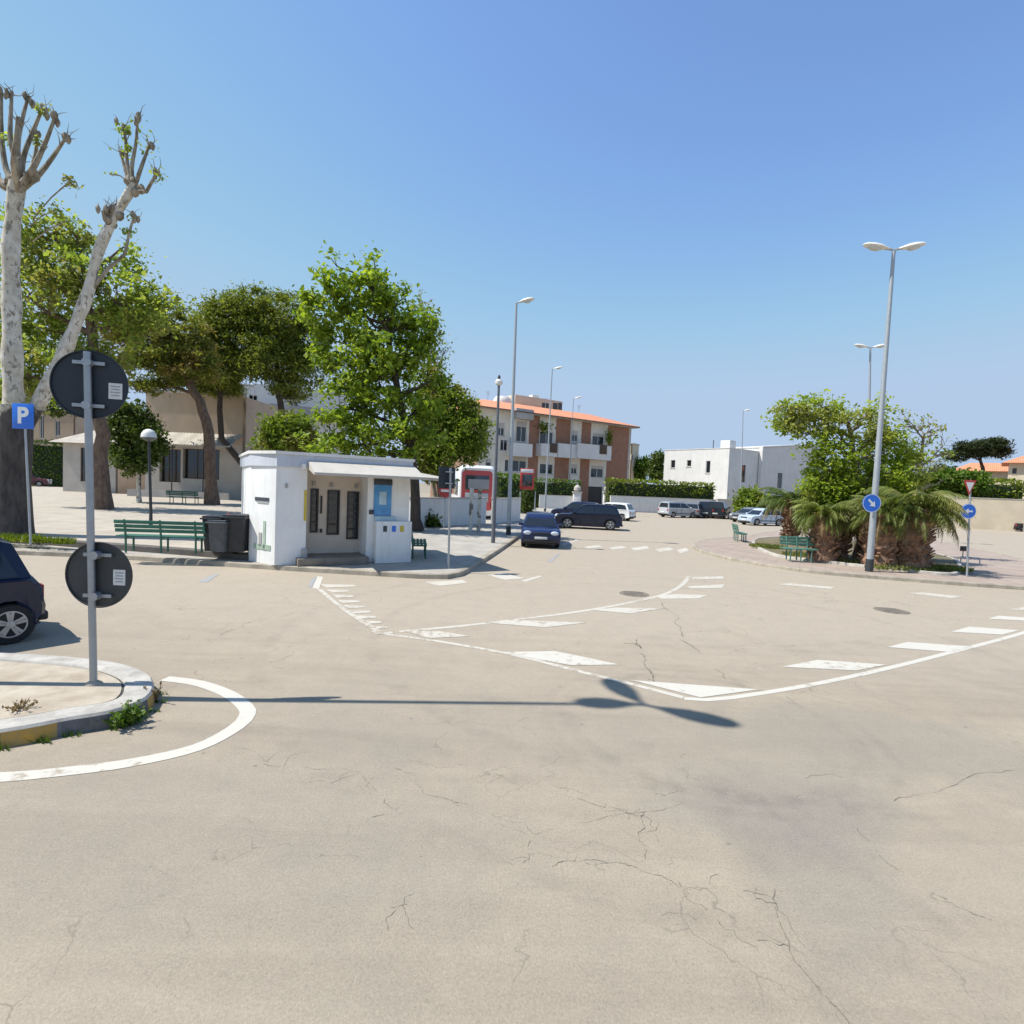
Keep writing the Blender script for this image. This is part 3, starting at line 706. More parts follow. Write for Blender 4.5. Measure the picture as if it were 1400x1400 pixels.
# left pavement and piazza ----------------------------------------------
kp = [(-200, 752), (0, 758), (150, 764), (280, 773), (400, 781), (500, 787), (575, 791.5), (612, 792), (632, 788), (655, 774), (685, 754), (706, 739), (722, 726), (740, 712), (752, 704)]
KL = resample(pxl(kp), .35)
LZ = .13
kerb('left_kerb', KL, .22, LZ, 'kerb_stone', -1)
nsl = side(KL)
sheet('left_pavement', [(p.x-nsl[i].x*.2, p.y-nsl[i].y*.2) for i, p in enumerate(KL)]+[(14, 66), (-90, 66), (-90, 18)], LZ-.006, 'pavement_concrete')
# raised piazza with a dark step
pp = [(-300, 738), (0, 742), (100, 748), (200, 755), (300, 763), (345, 767)]
PZ = .30
PL = resample([P(a, b, LZ) for a, b in pp], .5)
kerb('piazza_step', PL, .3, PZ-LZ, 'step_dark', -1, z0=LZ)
npz = side(PL); endp = P(352, 762, LZ)
tail = [P(352, 757, LZ), P(400, 720, LZ), P(540, 728, LZ), P(590, 705, LZ)]
sheet('piazza_paving', [(p.x-npz[i].x*.28, p.y-npz[i].y*.28) for i, p in enumerate(PL)]+[(p.x, p.y) for p in tail[:2]]+[(-16, 62), (-88, 62), (-88, 20)], PZ-.004, 'piazza_tiles')

# right island ----------------------------------------------------------
rp = [(1620, 822), (1500, 814), (1400, 807), (1300, 800), (1200, 792), (1100, 783), (1010, 769), (965, 758), (948, 751), (947, 746), (958, 741), (985, 738), (1020, 735), (1060, 728), (1140, 727), (1240, 735), (1330, 752), (1420, 772), (1520, 790)]
RP = resample(pxl(rp), .35)
kerb('right_kerb', RP, .2, .12, 'kerb_stone', 1)
nr_ = side(RP)
sheet('right_pavement', [(p.x+nr_[i].x*.19, p.y+nr_[i].y*.19) for i, p in enumerate(RP)], .115, 'pink_tiles')
bp = [(1028, 741), (1030, 747), (1048, 757), (1075, 764), (1120, 769), (1190, 777), (1290, 787), (1312, 785), (1316, 776), (1300, 764), (1240, 750), (1160, 741), (1080, 736), (1040, 737), (1029, 740)]
BP = resample([P(a, b, .115) for a, b in bp], .3)
kerb('bed_kerb', BP, .14, .10, 'kerb_white', -1, z0=.115)
nb = side(BP)
sheet('bed_soil', [(p.x-nb[i].x*.12, p.y-nb[i].y*.12) for i, p in enumerate(BP)], .19, 'soil')

# ------------------------------------------------------------------ street furniture
def pole_tilt(base, top): return (Vector(top)-Vector(base))

# twin disc sign, seen from the back
b = P(128, 935, HK-.012)
SIGN_B = b.copy()
t = D(119, 481, b.y)
root = thing('road_sign', 'grey pole on the painted traffic island carrying two round signs seen from behind', 'road sign', b)
mb = MB(); mb.tube([b, b.lerp(t, .5), t], [.036, .036, .036], 16); mb.build('pole', 'galvanised', root, b)
mb = MB(); mb.lathe([(.085, 0), (.08, .012), (.05, .03), (.037, .04)], 16, c=b); mb.build('foot', 'island_concrete', root, b)
def disc(cpx, cpy, nrm, rad, mat, root, b, stick, off=.055, ydist=None):
    c = D(cpx, cpy, ydist or b.y); n = Vector((*nrm, 0)).normalized(); sd = Vector((-n.y, n.x, 0)); upv = Vector((0, 0, 1))
    c2 = c-n*off
    m_ = MB(); ring1 = []; vs = []; fs = []
    prof = [(rad-.006, .0), (rad, .006), (rad, .022), (rad-.012, .022), (rad-.016, .006), (.001, .006)]
    K = 48
    for (r_, h_) in prof:
        for k in range(K):
            a = 2*math.pi*k/K; vs.append(c2+sd*math.cos(a)*r_+upv*math.sin(a)*r_+n*h_)
    for i in range(len(prof)-1):
        for k in range(K): fs.append((i*K+k, i*K+(k+1) % K, (i+1)*K+(k+1) % K, (i+1)*K+k))
    fs.append(tuple(range(K)))
    m_.add(vs, fs, True); d_ = m_.build('sign_disc', mat, root, b)
    m_ = MB()
    for zz in (.62, -.62):
        m_ = MB(); m_.obox(c2+upv*rad*zz+n*.034, sd, n, upv, .15, .010, .018); m_.tube([c2+upv*rad*zz+n*.02, c2+upv*rad*zz+n*(off+.045)], .046, 12)
        m_.build('clamp', 'galvanised', root, b)
    sx, sz = stick; m_ = MB(); sc_ = c2+sd*sx+upv*sz+n*.0085; m_.obox(sc_, sd, n, upv, .065, .002, .085); s_ = m_.build('sticker', 'sticker', d_, b)
    m_ = MB()
    for q in range(4): m_.obox(sc_+upv*(.05-.032*q)+n*.003, sd, n, upv, .045-.006*(q % 2), .0015, .006)
    m_.build('sticker_print', 'sticker_ink', root, b)
    return d_
disc(120, 525, (.25, -.968), .365, 'sign_back', root, b, (.24, -.05))
disc(131.5, 787, (.02, -1), .36, 'sign_back_grey', root, b, (.215, -.02))

# blue P sign
b = P(42, 744, PZ); t = D(33, 552, b.y)
root = thing('parking_sign', 'blue square parking sign with white letter P on thin pole beside thick plane trunk', 'road sign', b)
mb = MB(); mb.tube([b, t], .03, 10); mb.build('pole', 'pole_grey', root, b)
def text_mesh(ch, size, depth=.003):
    cu = bpy.data.curves.new('glyph', 'FONT'); cu.body = ch; cu.size = size; cu.extrude = depth; cu.align_x = 'CENTER'; cu.align_y = 'CENTER'; cu.offset = size*.035
    ob = bpy.data.objects.new('glyph', cu); COL.objects.link(ob)
    dg = bpy.context.evaluated_depsgraph_get(); me = bpy.data.meshes.new_from_object(ob.evaluated_get(dg))
    bpy.data.objects.remove(ob); return me
c = D(31, 569, b.y-.06); hw = 14.6*b.y/F; hh = 17*b.y/F
n = Vector((.0, -1, 0)); sd = Vector((1, 0, 0)); upv = Vector((0, 0, 1))
mb = MB(); mb.box(c-Vector((hw, 0, hh)), c+Vector((hw, .02, hh)), .008); pl = mb.build('sign_plate', 'sign_blue', root, b)
me = text_mesh('P', hh*1.75); me.materials.clear(); me.materials.append(M['sign_white'])
lt = bpy.data.objects.new('letter', me); COL.objects.link(lt); lt.parent = pl; lt.location = c-b-Vector((-.0, .006, 0)); lt.rotation_euler = (R(90), 0, 0)

# street lamps
def head_mesh(mb, gl, c, d, Ln=1.0, wd=.2, ht=.11, tilt=.18):
    d = Vector(d).normalized(); s_ = Vector((-d.y, d.x, 0)).normalized(); u_ = Vector((0, 0, 1)); d2 = (d+u_*tilt).normalized(); rings = []
    for (q, wq, hq) in ((0, .25, .35), (.12, .5, .55), (.35, .9, .95), (.6, 1, 1), (.85, .8, .75), (.97, .45, .4), (1, .15, .15)):
        o = Vector(c)+d2*Ln*q
        rings.append([o+s_*wd*wq*math.cos(a)+u_*ht*hq*math.sin(a)*(1 if math.sin(a) > 0 else .5) for a in [2*math.pi*k/12 for k in range(12)]])
    mb.layers(rings)
    o = Vector(c)+d2*Ln*.58-u_*ht*.55; gr = []
    for (q, h_) in ((1, .03), (.95, 0), (.7, -.045), (.3, -.06)): gr.append([o+d2*Ln*.26*q*math.cos(a)+s_*wd*.72*q*math.sin(a)+u_*h_ for a in [2*math.pi*k/14 for k in range(14)]])
    gl.layers(gr)
def street_lamp(label, b, t, heads, r=(.11, .055), sleeve=True, group='tall street lamps', Ln=1.0, mat='pole_grey', wd=.2):
    b = Vector(b); t = Vector(t); root = thing('street_lamp', label, 'street lamp', b, 0, group)
    mb = MB(); n = 8; mb.tube([b.lerp(t, i/n) for i in range(n+1)], [r[0]+(r[1]-r[0])*i/n for i in range(n+1)], 14); mb.build('pole', mat, root, b)
    mb = MB(); q = (t-b).normalized(); ln = .42 if sleeve else .12; mb.tube([b, b+q*ln], r[0]+.014, 14); mb.build('base_sleeve', 'pole_dark' if sleeve else mat, root, b)
    mb = MB(); mb.obox(b+q*1.0+Vector((0, -r[0]*.98, 0)), Vector((1, 0, 0)), Vector((0, 1, 0)), q, .045, .012, .13); mb.build('access_door', mat, root, b)
    for d in heads:
        d = Vector(d).normalized(); h0 = t+d*.14+Vector((0, 0, .06))
        mb = MB(); mb.tube([t-q*.1, t+Vector((0, 0, .02)), h0, h0+d*.12+Vector((0, 0, .02))], .038, 8); mb.build('arm', mat, root, b)
        m1 = MB(); g1 = MB(); head_mesh(m1, g1, h0, d, Ln, wd); hd = m1.build('lamp_head', 'lamp_white', root, b); g1.build('lens', 'lamp_glass', hd, b)
    return root
def lamp_px(label, bp_, tp_, heads, z=0, **kw):
    b = P(*bp_, z); t = D(*tp_, b.y); return street_lamp(label, b, t, heads, **kw)
lamp_px('tall twin-headed street lamp on the planted island with a blue arrow disc on its pole', (1188, 781), (1222, 343), [(-1, .12, 0), (1, -.12, 0)], z=.12, Ln=.84)
yb = 36.0; b0 = D(1186, 722, yb); b0.z = 0; t0 = D(1190, 476, yb)
street_lamp('twin-headed street lamp rising behind the crown of the planted island', b0, t0, [(-1, .15, 0), (1, -.15, 0)], Ln=.84)
lamp_px('tallest single-headed street lamp, grey, on the left pavement by the front-facing blue car', (695, 731), (706, 415), [(1, -.25, 0)], z=LZ, Ln=.75)
lamp_px('single-headed street lamp in front of the middle of the brick apartment house', (745, 701), (755, 505), [(1, -.2, 0)], Ln=.95, r=(.1, .05))
lamp_px('farthest left single-headed street lamp, in front of the white balconies', (777, 692), (784, 545), [(1, -.2, 0)], Ln=1.1, r=(.1, .05))
lamp_px('thin street lamp before the white flat-roofed house', (1012, 703), (1016, 562), [(1, -.1, 0)], Ln=.8, r=(.09, .05))
# the lamp whose shadow crosses the road stands just left of the picture
tip = P(872, 972); Hh = 12.0; k = Hh/sun_from.z
b = Vector((tip.x+sun_from.x*k, 0, HK-.02)); b.y = SIGN_B.y+(b.x-SIGN_B.x)*sun_from.y/sun_from.x-.02; t = b+Vector((0, 0, Hh))
street_lamp('three-headed street lamp just left of the picture, its shadow crossing the road', b, t, [(-1, -.02, 0), (-.45, .85, 0), (.8, -.5, 0)], Ln=.82, r=(.06, .035), wd=.17)
# short dark lamp post with a pale cap
b = P(674, 742, LZ); t = D(682, 527, b.y)
root = thing('lamp_post', 'slender grey lamp post with small pale cap beside the notice board', 'street lamp', b)
mb = MB(); mb.tube([b, b.lerp(t, .5), t], [.085, .065, .05], 12); mb.build('pole', 'pole_mid', root, b)
mb = MB(); mb.lathe([(.06, 0), (.15, .06), (.16, .16), (.10, .24), (.03, .26)], 14, c=t); mb.build('lamp_cap', 'lamp_white', root, b)
mb = MB(); mb.lathe([(.05, .26), (.06, .34), (.03, .42)], 10, c=t); mb.build('finial', 'pole_dark', root, b)
# globe lamp
b = P(206, 722, PZ); t = D(203.5, 598, b.y)
root = thing('globe_lamp', 'park lamp with white dome globe on black post behind green bench', 'park lamp', b)
mb = MB(); mb.tube([b, b+Vector((0, 0, .6)), t], [.075, .055, .045], 12); mb.build('post', 'pole_dark', root, b)
mb = MB(); mb.lathe([(.06, -.1), (.25, -.02), (.27, .0), (.25, .14), (.17, .26), (.05, .32)], 20, c=t); mb.build('globe', 'lamp_white', root, b)
mb = MB(); mb.lathe([(.05, -.16), (.20, -.09), (.285, -.02), (.275, .0), (.05, -.02)], 20, c=t); mb.build('collar', 'bin_grey', root, b)

# round blue arrow sign on the twin lamp, triangle sign
def arrow_poly(r_, ang):
    pts = [(-.62, -.13), (.05, -.13), (.05, -.42), (.62, 0), (.05, .42), (.05, .13), (-.62, .13)]
    ca, sa = math.cos(ang), math.sin(ang); return [((x*ca-y*sa)*r_, (x*sa+y*ca)*r_) for x, y in pts]
def face_sign(name, c, rad, mat, parent, b, arrow=None, tri=False, sx=1.0):
    m_ = MB(); K = 32; 
    if not tri:
        circ = lambda q: [(c.x+q*math.cos(2*math.pi*k/K), c.z+q*math.sin(2*math.pi*k/K)) for k in range(K)]
        m_.prism(circ(rad), c.y+.018, c.y-.004); o = m_.build(name, mat, parent, b); m_ = MB()
        a_, b2 = circ(rad*.985), circ(rad*.925); m_.add([(x, c.y-.0065, z) for x, z in a_]+[(x, c.y-.0065, z) for x, z in b2], [(k, (k+1) % K, K+(k+1) % K, K+k) for k in range(K)]); m_.build('rim', 'sign_white', o, b, recalc=False)
    if arrow is not None:
        m_ = MB(); m_.prism([(c.x+x, c.z+z) for x, z in arrow_poly(rad*.85, arrow)], c.y-.004, c.y-.009); m_.build('arrow', 'sign_white', o, b)
    return o
lb = P(1188, 781, .12); c = D(1192, 688, lb.y-.16)
root = thing('direction_sign', 'round blue disc with white diagonal arrow fixed to the twin lamp pole', 'road sign', c)
o = face_sign('sign_disc', c, .31, 'sign_blue', root, c, arrow=R(-45))
for dz in (.15, -.15):
    mb = MB(); mb.obox(c+Vector((0, .05, dz)), Vector((1, 0, 0)), Vector((0, 1, 0)), Vector((0, 0, 1)), .11, .03, .02); mb.build('bracket', 'galvanised', root, c)

b = P(1322, 788, .12); t = D(1327, 656, b.y)
root = thing('give_way_sign', 'red-edged triangle over small blue disc on thin pole at the right end of the bed', 'road sign', b)
mb = MB(); mb.tube([b, t], .032, 10); mb.build('pole', 'pole_grey', root, b)
c = D(1326, 665, b.y-.05); s3 = .27
def tri(c, s_, y0, y1):
    return [(c.x-s_*.62, c.z+s_*.62), (c.x+s_*.62, c.z+s_*.62), (c.x, c.z-s_*.85)], y0, y1
mb = MB(); p_, y0, y1 = tri(c, s3*1.25, c.y+.02, c.y); mb.prism(p_, y0, y1); o = mb.build('triangle_plate', 'sign_red', root, b)
mb = MB(); p_, y0, y1 = tri(c, s3*.80, c.y-.001, c.y-.006); mb.prism(p_, y0, y1); mb.build('triangle_field', 'sign_white', o, b)
c = D(1324.5, 699, b.y-.05); o = face_sign('sign_disc', c, .25, 'sign_blue', root, b, arrow=R(180))

# back-facing sign and pole on the left pavement
b = P(613, 777, LZ); t = D(616, 640, b.y)
root = thing('square_sign', 'dark back of a square sign on thin grey pole at the pavement corner', 'road sign', b)
mb = MB(); mb.tube([b, t], .032, 10); mb.build('pole', 'galvanised', root, b)
mb = MB(); c = D(611, 653, b.y+.04); mb.obox(c, Vector((.72, .69, 0)), Vector((-.69, .72, 0)), Vector((0, 0, 1)), .28, .012, .30); mb.build('sign_plate', 'sign_back', root, b)
for dz in (.16, -.16):
    mb = MB(); mb.obox(c+Vector((.07, -.06, dz)), Vector((1, 0, 0)), Vector((0, 1, 0)), Vector((0, 0, 1)), .10, .05, .015); mb.build('clamp', 'galvanised', root, b)
# red round sign further back
b = P(607, 722, LZ); c = D(609, 671, b.y-.05); t = D(609.5, 660, b.y)
root = thing('no_entry_sign', 'red round sign with white bar on a short grey post near the coach', 'road sign', b)
mb = MB(); mb.tube([b, t], .03, 8); mb.build('pole', 'galvanised', root, b)
mb = MB(); mb.prism([(c.x+.36*math.cos(k*math.pi/16), c.z+.36*math.sin(k*math.pi/16)) for k in range(32)], c.y+.018, c.y-.004); o = mb.build('sign_disc', 'sign_red', root, b)
mb = MB(); mb.box(c+Vector((-.24, -.010, -.06)), c+Vector((.24, -.005, .06))); mb.build('bar', 'sign_white', o, b)

# benches
def bench(name, label, pos, rz, Ln=2.2, mat='bench_green', group='park benches', back_slats=3, back=True):
    root = thing(name, label, 'bench', pos, rz, group)
    mb = MB()
    for i in range(4): mb.box((-Ln/2, -.20+.115*i, .43), (Ln/2, -.20+.115*i+.095, .465), .008)
    mb.build('seat', mat, root)
    mb = MB()
    if back:
        for i in range(back_slats):
            z0 = .56+.115*i; y0 = .245+.03*i; 
            mb.box((-Ln/2, y0, z0), (Ln/2, y0+.03, z0+.095), .008)
        mb.build('backrest', mat, root)
    for x in (-Ln/2+.25, 0, Ln/2-.25):
        mb = MB(); mb.tube([(x, -.17, 0), (x, -.16, .43)], .028, 8); mb.tube([(x, .22, 0), (x, .235, .45), (x, .32, .90)], .028, 8); mb.tube([(x, -.2, .41), (x, .25, .41)], .025, 8)
        mb.build('leg', mat, root)
    return root
q = P(216, 757, PZ); bench('park_bench', 'green slatted bench on the piazza edge seen from behind, near the dark bins', q+Vector((0, .3, 0)), R(180+8), 2.25)
q = P(252, 688, PZ); bench('park_bench', 'green bench far back before the low tan building', q, R(180), 2.3)
q = P(1094, 767, .16); bench('park_bench', 'green bench before the palms on the planted island', q+Vector((0, .1, 0)), R(-6), 1.25, 'bench_green_pale', back_slats=3)
q = P(573, 764, LZ); bench('park_bench', 'shaded dark bench in the gap right of the white kiosk', q+Vector((-.1, .7, 0)), R(100), 1.9)
q = P(1012, 740, .12); bench('park_bench', 'small distant bench at the left tip of the planted island', q, R(80), 1.4, 'bench_green_pale')

# bins
def wheelie(label, pos, rz, mat, wd=.58, h=1.05):
    root = thing('wheelie_bin', label, 'bin', pos, rz, 'rubbish bins by the kiosk')
    mb = MB(); rings = []
    for (z, s_) in ((.08, .80), (.3, .86), (.7, .94), (h-.1, 1.0)): rings.append([(x*wd/2*s_, y*.36*s_, z) for x, y in ((-1, -.85), (-.85, -1), (.85, -1), (1, -.85), (1, .85), (.85, 1), (-.85, 1), (-1, .85))])
    mb.layers([[Vector(v) for v in r_] for r_ in rings]); mb.build('body', mat, root)
    mb = MB(); mb.box((-wd/2-.03, -.40, h-.1), (wd/2+.03, .38, h-.05), .015); mb.box((-wd/2, -.34, h-.05), (wd/2, .34, h), .02); mb.build('lid', mat, root)
    mb = MB(); mb.tube([(-wd/2+.05, .42, h-.08), (wd/2-.05, .42, h-.08)], .018, 8); mb.build('handle', 'trim_black', root)
    for sx in (-1, 1):
        mb = MB(); mb.lathe([(.1, -.03), (.1, .03), (.03, .035)], 14, 'x', (sx*wd*.42, .32, .1)); mb.build('wheel', 'tyre', root)
    return root
q = P(290, 757, PZ); wheelie('black wheelie bin, leftmost beside the kiosk', q+Vector((0, .2, 0)), .1, 'bin_dark', .5)
q = P(301, 757, PZ); wheelie('grey wheelie bin in the middle of the bins beside the kiosk', q+Vector((.04, .05, 0)), -.05, 'bin_grey', .5, .95)
q = P(317, 758, PZ); wheelie('wide dark bin next to the kiosk wall', q+Vector((.05, .25, 0)), .05, 'bin_dark', .62, 1.1)
q = P(308, 757, PZ)
mb = MB(); mb.lathe([(.04, 0), (.13, .03), (.14, .08), (.09, .13), (.02, .16), (.03, .18)], 12, c=q+Vector((.05, .05, .955)))
tag(mb.build('rubbish_bag', 'bag_red', None, q), 'red rubbish bag lying on the grey bin', 'bag')

# notice board
b = P(649, 727, LZ); root = thing('notice_board', 'grey-topped notice board on two mottled stone posts beside the lamp post', 'notice board', b)
kk = b.y/F
for px in (643, 654):
    m0 = P(px, 727, LZ); mb = MB(); mb.box((m0.x-.10, m0.y-.08, m0.z), (m0.x+.10, m0.y+.08, m0.z+60*kk), .015); mb.build('post', 'bark_plane', root, b)
c0 = D(640, 668, b.y-.1); c1 = D(669, 656, b.y+.1); mb = MB(); mb.box((c0.x, b.y-.14, c0.z), (c1.x, b.y+.14, c1.z), .02); mb.build('panel', 'wall_grey', root, b)
# red framed board
b = P(721, 706, LZ); root = thing('poster_board', 'red-framed poster board with white header on two posts before dark cypress', 'poster board', b)
for px in (711.5, 732):
    m0 = D(px, 672, b.y); mb = MB(); mb.tube([(m0.x, b.y, LZ), (m0.x, b.y, m0.z)], .045, 8); mb.build('post', 'pole_grey', root, b)
c0 = D(710.5, 669, b.y); c1 = D(731, 641, b.y); mb = MB(); mb.box((c0.x, b.y-.06, c0.z), (c1.x, b.y+.06, c1.z), .02); o = mb.build('frame', 'wall_terracotta' if 'wall_terracotta' in M else 'sign_red', root, b)
q0 = D(713.5, 664.5, b.y); q1 = D(728, 649, b.y); mb = MB(); mb.box((q0.x, b.y-.085, q0.z), (q1.x, b.y-.062, q1.z), .004); mb.build('poster', 'glass_mid', root, b)
q0 = D(712, 646, b.y); q1 = D(729.5, 642, b.y); mb = MB(); mb.box((q0.x, b.y-.08, q0.z), (q1.x, b.y-.062, q1.z), .004); mb.build('header', 'sign_white', root, b)

# ------------------------------------------------------------------ cars
def make_car(name, label, pos, rz, paint, Ln=4.0, W=1.66, H=1.45, kind='hatch', group='parked cars', cat='car', wr=.30, glass='glass_dark', trim='trim_black', ro=None):
    root = thing(name, label, cat, pos, rz, group)
    h = Ln/2; w2 = W/2; belt = H*.615; hood = H*.56
    xf = h-.78*(Ln/4.0); xr = -h+(ro or .70*(Ln/4.0)); ar = wr+.055
    xc = h-1.02*(Ln/4.0); xw = xc-.70*(Ln/4)
    if kind == 'hatch': xrr, xrb = -h+.42*(Ln/4.0), -h+.13
    elif kind == 'suv': xrr, xrb = -h+.62, -h+.10
    elif kind == 'sedan': xrr, xrb = -h+1.15, -h+.62
    else: xrr, xrb = -h+.18, -h+.05      # van / estate
    def arc(cx): return [(cx-ar*math.cos(a), .22+max(0, (wr-.22)) + ar*math.sin(a)) for a in [math.pi*k/9 for k in range(10)]]
    low = .21
    prof = [(-h+.06, .30), (xr-ar-.02, low+.03)]+arc(xr)+[(xr+ar+.02, low), (xf-ar-.02, low)]+arc(xf)+[(xf+ar+.02, low+.02), (h-.07, .24), (h-.01, .38), (h, .50), (h-.03, hood-.14), (h-.13, hood-.05), (h-.45, hood+.03), (xc+.15, belt-.04), (xc, belt), (0, belt+.012), (xrb, belt+.03)]
    if kind == 'sedan': prof += [(-h+.10, belt-.0), (-h+.03, belt-.10)]
    prof += [(-h+.02, belt-.12), (-h, .58), (-h-.02, .50), (-h-.01, .38)]
    def ring(y, kx, dz):
        out = []
        for x, z in prof:
            zz = z-dz*max(0, min(1, (z-.5)/.3)); xx = x*kx if abs(x) > h*.8 else x
            out.append(Vector((xx, y, zz)))
        return out
    mb = MB(); mb.layers([ring(-w2+.02, .93, .05), ring(-w2, .955, .035), ring(-w2+.07, .985, .0), ring(0, 1.0, -.012), ring(w2-.07, .985, .0), ring(w2, .955, .035), ring(w2-.02, .93, .05)])
    body = mb.build('body', paint, root, sharp=28)
    # dark wheel wells / underbody
    mb = MB(); mb.box((-h+.15, -w2+.16, .17), (h-.15, w2-.16, .52)); mb.build('underbody', 'trim_black', root)
    # cabin
    wb, wt = w2-.045, w2-.235
    cab = [(xc+.03, belt-.03), (xw+.10, H-.12), (xw-.02, H-.045), (xw-.35, H-.008), ((xw+xrr)/2, H), (xrr+.15, H-.025), (xrr, H-.075), (xrb+.02, belt-.02)]
    def cy(z): t_ = max(0, min(1, (z-belt)/(H-.06-belt))); return wb+(wt-wb)*t_
    def cring(s_, inset):
        return [Vector((x*1.0, s_*(cy(z)-inset), z)) for x, z in cab]
    mb = MB(); n = len(cab)
    rl = cring(-1, 0); rlm = [Vector((v.x, v.y*.72, v.z+(.018 if v.z > H-.2 else 0))) for v in rl]; rr_ = cring(1, 0); rrm = [Vector((v.x, v.y*.72, v.z+(.018 if v.z > H-.2 else 0))) for v in rr_]
    mb.layers([rl, rlm, rrm, rr_]); cabn = mb.build('cabin', paint, root, sharp=25)
    # side glass
    zb, zt = belt+.035, H-.13
    def xa(z): t_ = (z-belt)/(H-.06-belt); return xc+(xw-xc)*t_
    def xb(z): t_ = (z-belt)/(H-.06-belt); return xrb+(xrr-xrb)*t_
    pil = xw-.62*(Ln/4); 
    for s_ in (-1, 1):
        for (f0, f1) in (('a', pil+.03), (pil-.03, 'b')):
            pts = []
            for (z, e) in ((zb, 0), (zb, 1), (zt, 1), (zt, 0)):
                x = (xa(z)-.12 if f0 == 'a' else f0) if e == 0 else (f1 if f1 != 'b' else xb(z)+.16)
                pts.append((x, z))
            m_ = MB(); a_ = [Vector((x, s_*(cy(z)-.01), z)) for x, z in pts]; b_ = [Vector((x, s_*(cy(z)+.007), z)) for x, z in pts]; m_.layers([a_, b_]); m_.build('side_window', glass, root)
    # windscreen and rear window
    def slab(p0, p1, ins, off, nm):
        (x0, z0), (x1, z1) = p0, p1; d = Vector((x1-x0, 0, z1-z0)); nn = Vector((-d.z, 0, d.x)).normalized()*off
        a0 = Vector((x0, 0, z0))+d*.09; a1 = Vector((x0, 0, z0))+d*.92; y0 = cy(a0.z)-ins; y1 = cy(a1.z)-ins
        q = [Vector((a0.x, -y0, a0.z)), Vector((a0.x, y0, a0.z)), Vector((a1.x, y1, a1.z)), Vector((a1.x, -y1, a1.z))]
        m_ = MB(); m_.layers([[v-nn*.5 for v in q], [v+nn for v in q]]); return m_.build(nm, glass, root)
    slab((xw+.10, H-.12), (xc+.03, belt-.03), .07, .012, 'windscreen') if False else slab((xc+.03, belt-.03), (xw+.10, H-.12), .07, -.012, 'windscreen')
    slab((xrr, H-.075), (xrb+.02, belt-.02), .10, -.012, 'rear_window')
    # bumpers, lights, plates, grille, mirrors, door lines
    m_ = MB(); m_.box((h-.12, -w2+.12, .25), (h+.012, w2-.12, .36), .03); m_.build('bumper', trim, root)
    m_ = MB(); m_.box((-h-.035, -w2+.10, .27), (-h+.14, w2-.10, .40), .03); m_.build('bumper', trim, root)
    m_ = MB(); m_.box((h-.10, -.36, hood-.19), (h+.006, .36, hood-.10), .012); m_.build('grille', 'trim_black', root)
    m_ = MB(); m_.box((h, -.26, .39), (h+.022, .26, .49), .004); m_.build('number_plate', 'plate', root)
    m_ = MB(); m_.box((-h-.03, -.26, .50), (-h-.008, .26, .61), .004); m_.build('number_plate', 'plate', root)
    for s_ in (-1, 1):
        m_ = MB(); m_.lathe([(.005, h+.0), (.085, h-.015), (.115, h-.06), (.11, h-.16)], 14, 'x', (0, 0, 0)); m_.v = [(x, y*1.45+s_*(w2-.25), z*.8+hood-.13) for x, y, z in m_.v]; m_.build('headlight', 'headlight', root)
        m_ = MB(); m_.box((-h+.018, s_*(w2-.085), belt-.33), (-h+.12, s_*(w2-.24), belt-.10), .02); m_.build('tail_light', 'tail_light', root)
        m_ = MB(); m_.box((xc-.22, s_*(w2-.06), belt+.02), (xc-.08, s_*(w2+.13), belt+.14), .03); m_.build('mirror', paint, root)
        m_ = MB()
        for xd in (xc-.16, pil, pil-.62*(Ln/4)): m_.box((xd-.006, s_*(w2-.012), .33), (xd+.006, s_*(w2+.003), belt-.06))
        m_.box((xf-ar-.03, s_*(w2-.02), .40), (xr+ar+.03, s_*(w2+.012), .46), .008)
        m_.build('side_moulding', 'trim_black', root)
        m_ = MB(); m_.box((pil+.08, s_*(w2-.02), belt-.15), (pil+.24, s_*(w2+.02), belt-.115), .01); m_.build('door_handle', paint, root)
    for x in (xf, xr):
        for s_ in (-1, 1):
            yo = s_*(w2-.10); ot = s_
            m_ = MB(); m_.lathe([(wr*.62, -.085), (wr*.93, -.09), (wr, -.06), (wr, .06), (wr*.93, .09), (wr*.62, .085)], 26, 'y', (x, yo, wr)); wh = m_.build('wheel', 'tyre', root)
            m_ = MB(); yy = yo+ot*.072
            m_.lathe([(wr*.66, yy-.004*ot), (wr*.66, yy+.02*ot), (wr*.60, yy+.02*ot), (wr*.57, yy-.012*ot), (.01, yy-.02*ot)], 26, 'y', (x, 0, wr))
            for k in range(5):
                a = 2*math.pi*k/5+.3; dr = Vector((math.cos(a), 0, math.sin(a))); tn = Vector((-math.sin(a), 0, math.cos(a)))
                for da in (-.16, .16):
                    d2 = (dr+tn*da).normalized(); t2 = Vector((-d2.z, 0, d2.x)); m_.obox(Vector((x, yy+ot*.004, wr))+d2*wr*.33, d2, Vector((0, 1, 0)), t2, wr*.30, .014, .020)
            m_.lathe([(.055, yy+.0*ot), (.05, yy+.03*ot), (.01, yy+.034*ot)], 14, 'y', (x, 0, wr)); m_.build('rim', 'rim', wh)
    return root
# near car at the left edge, only its tail in the picture
q = P(26, 880); 
CL = 3.35
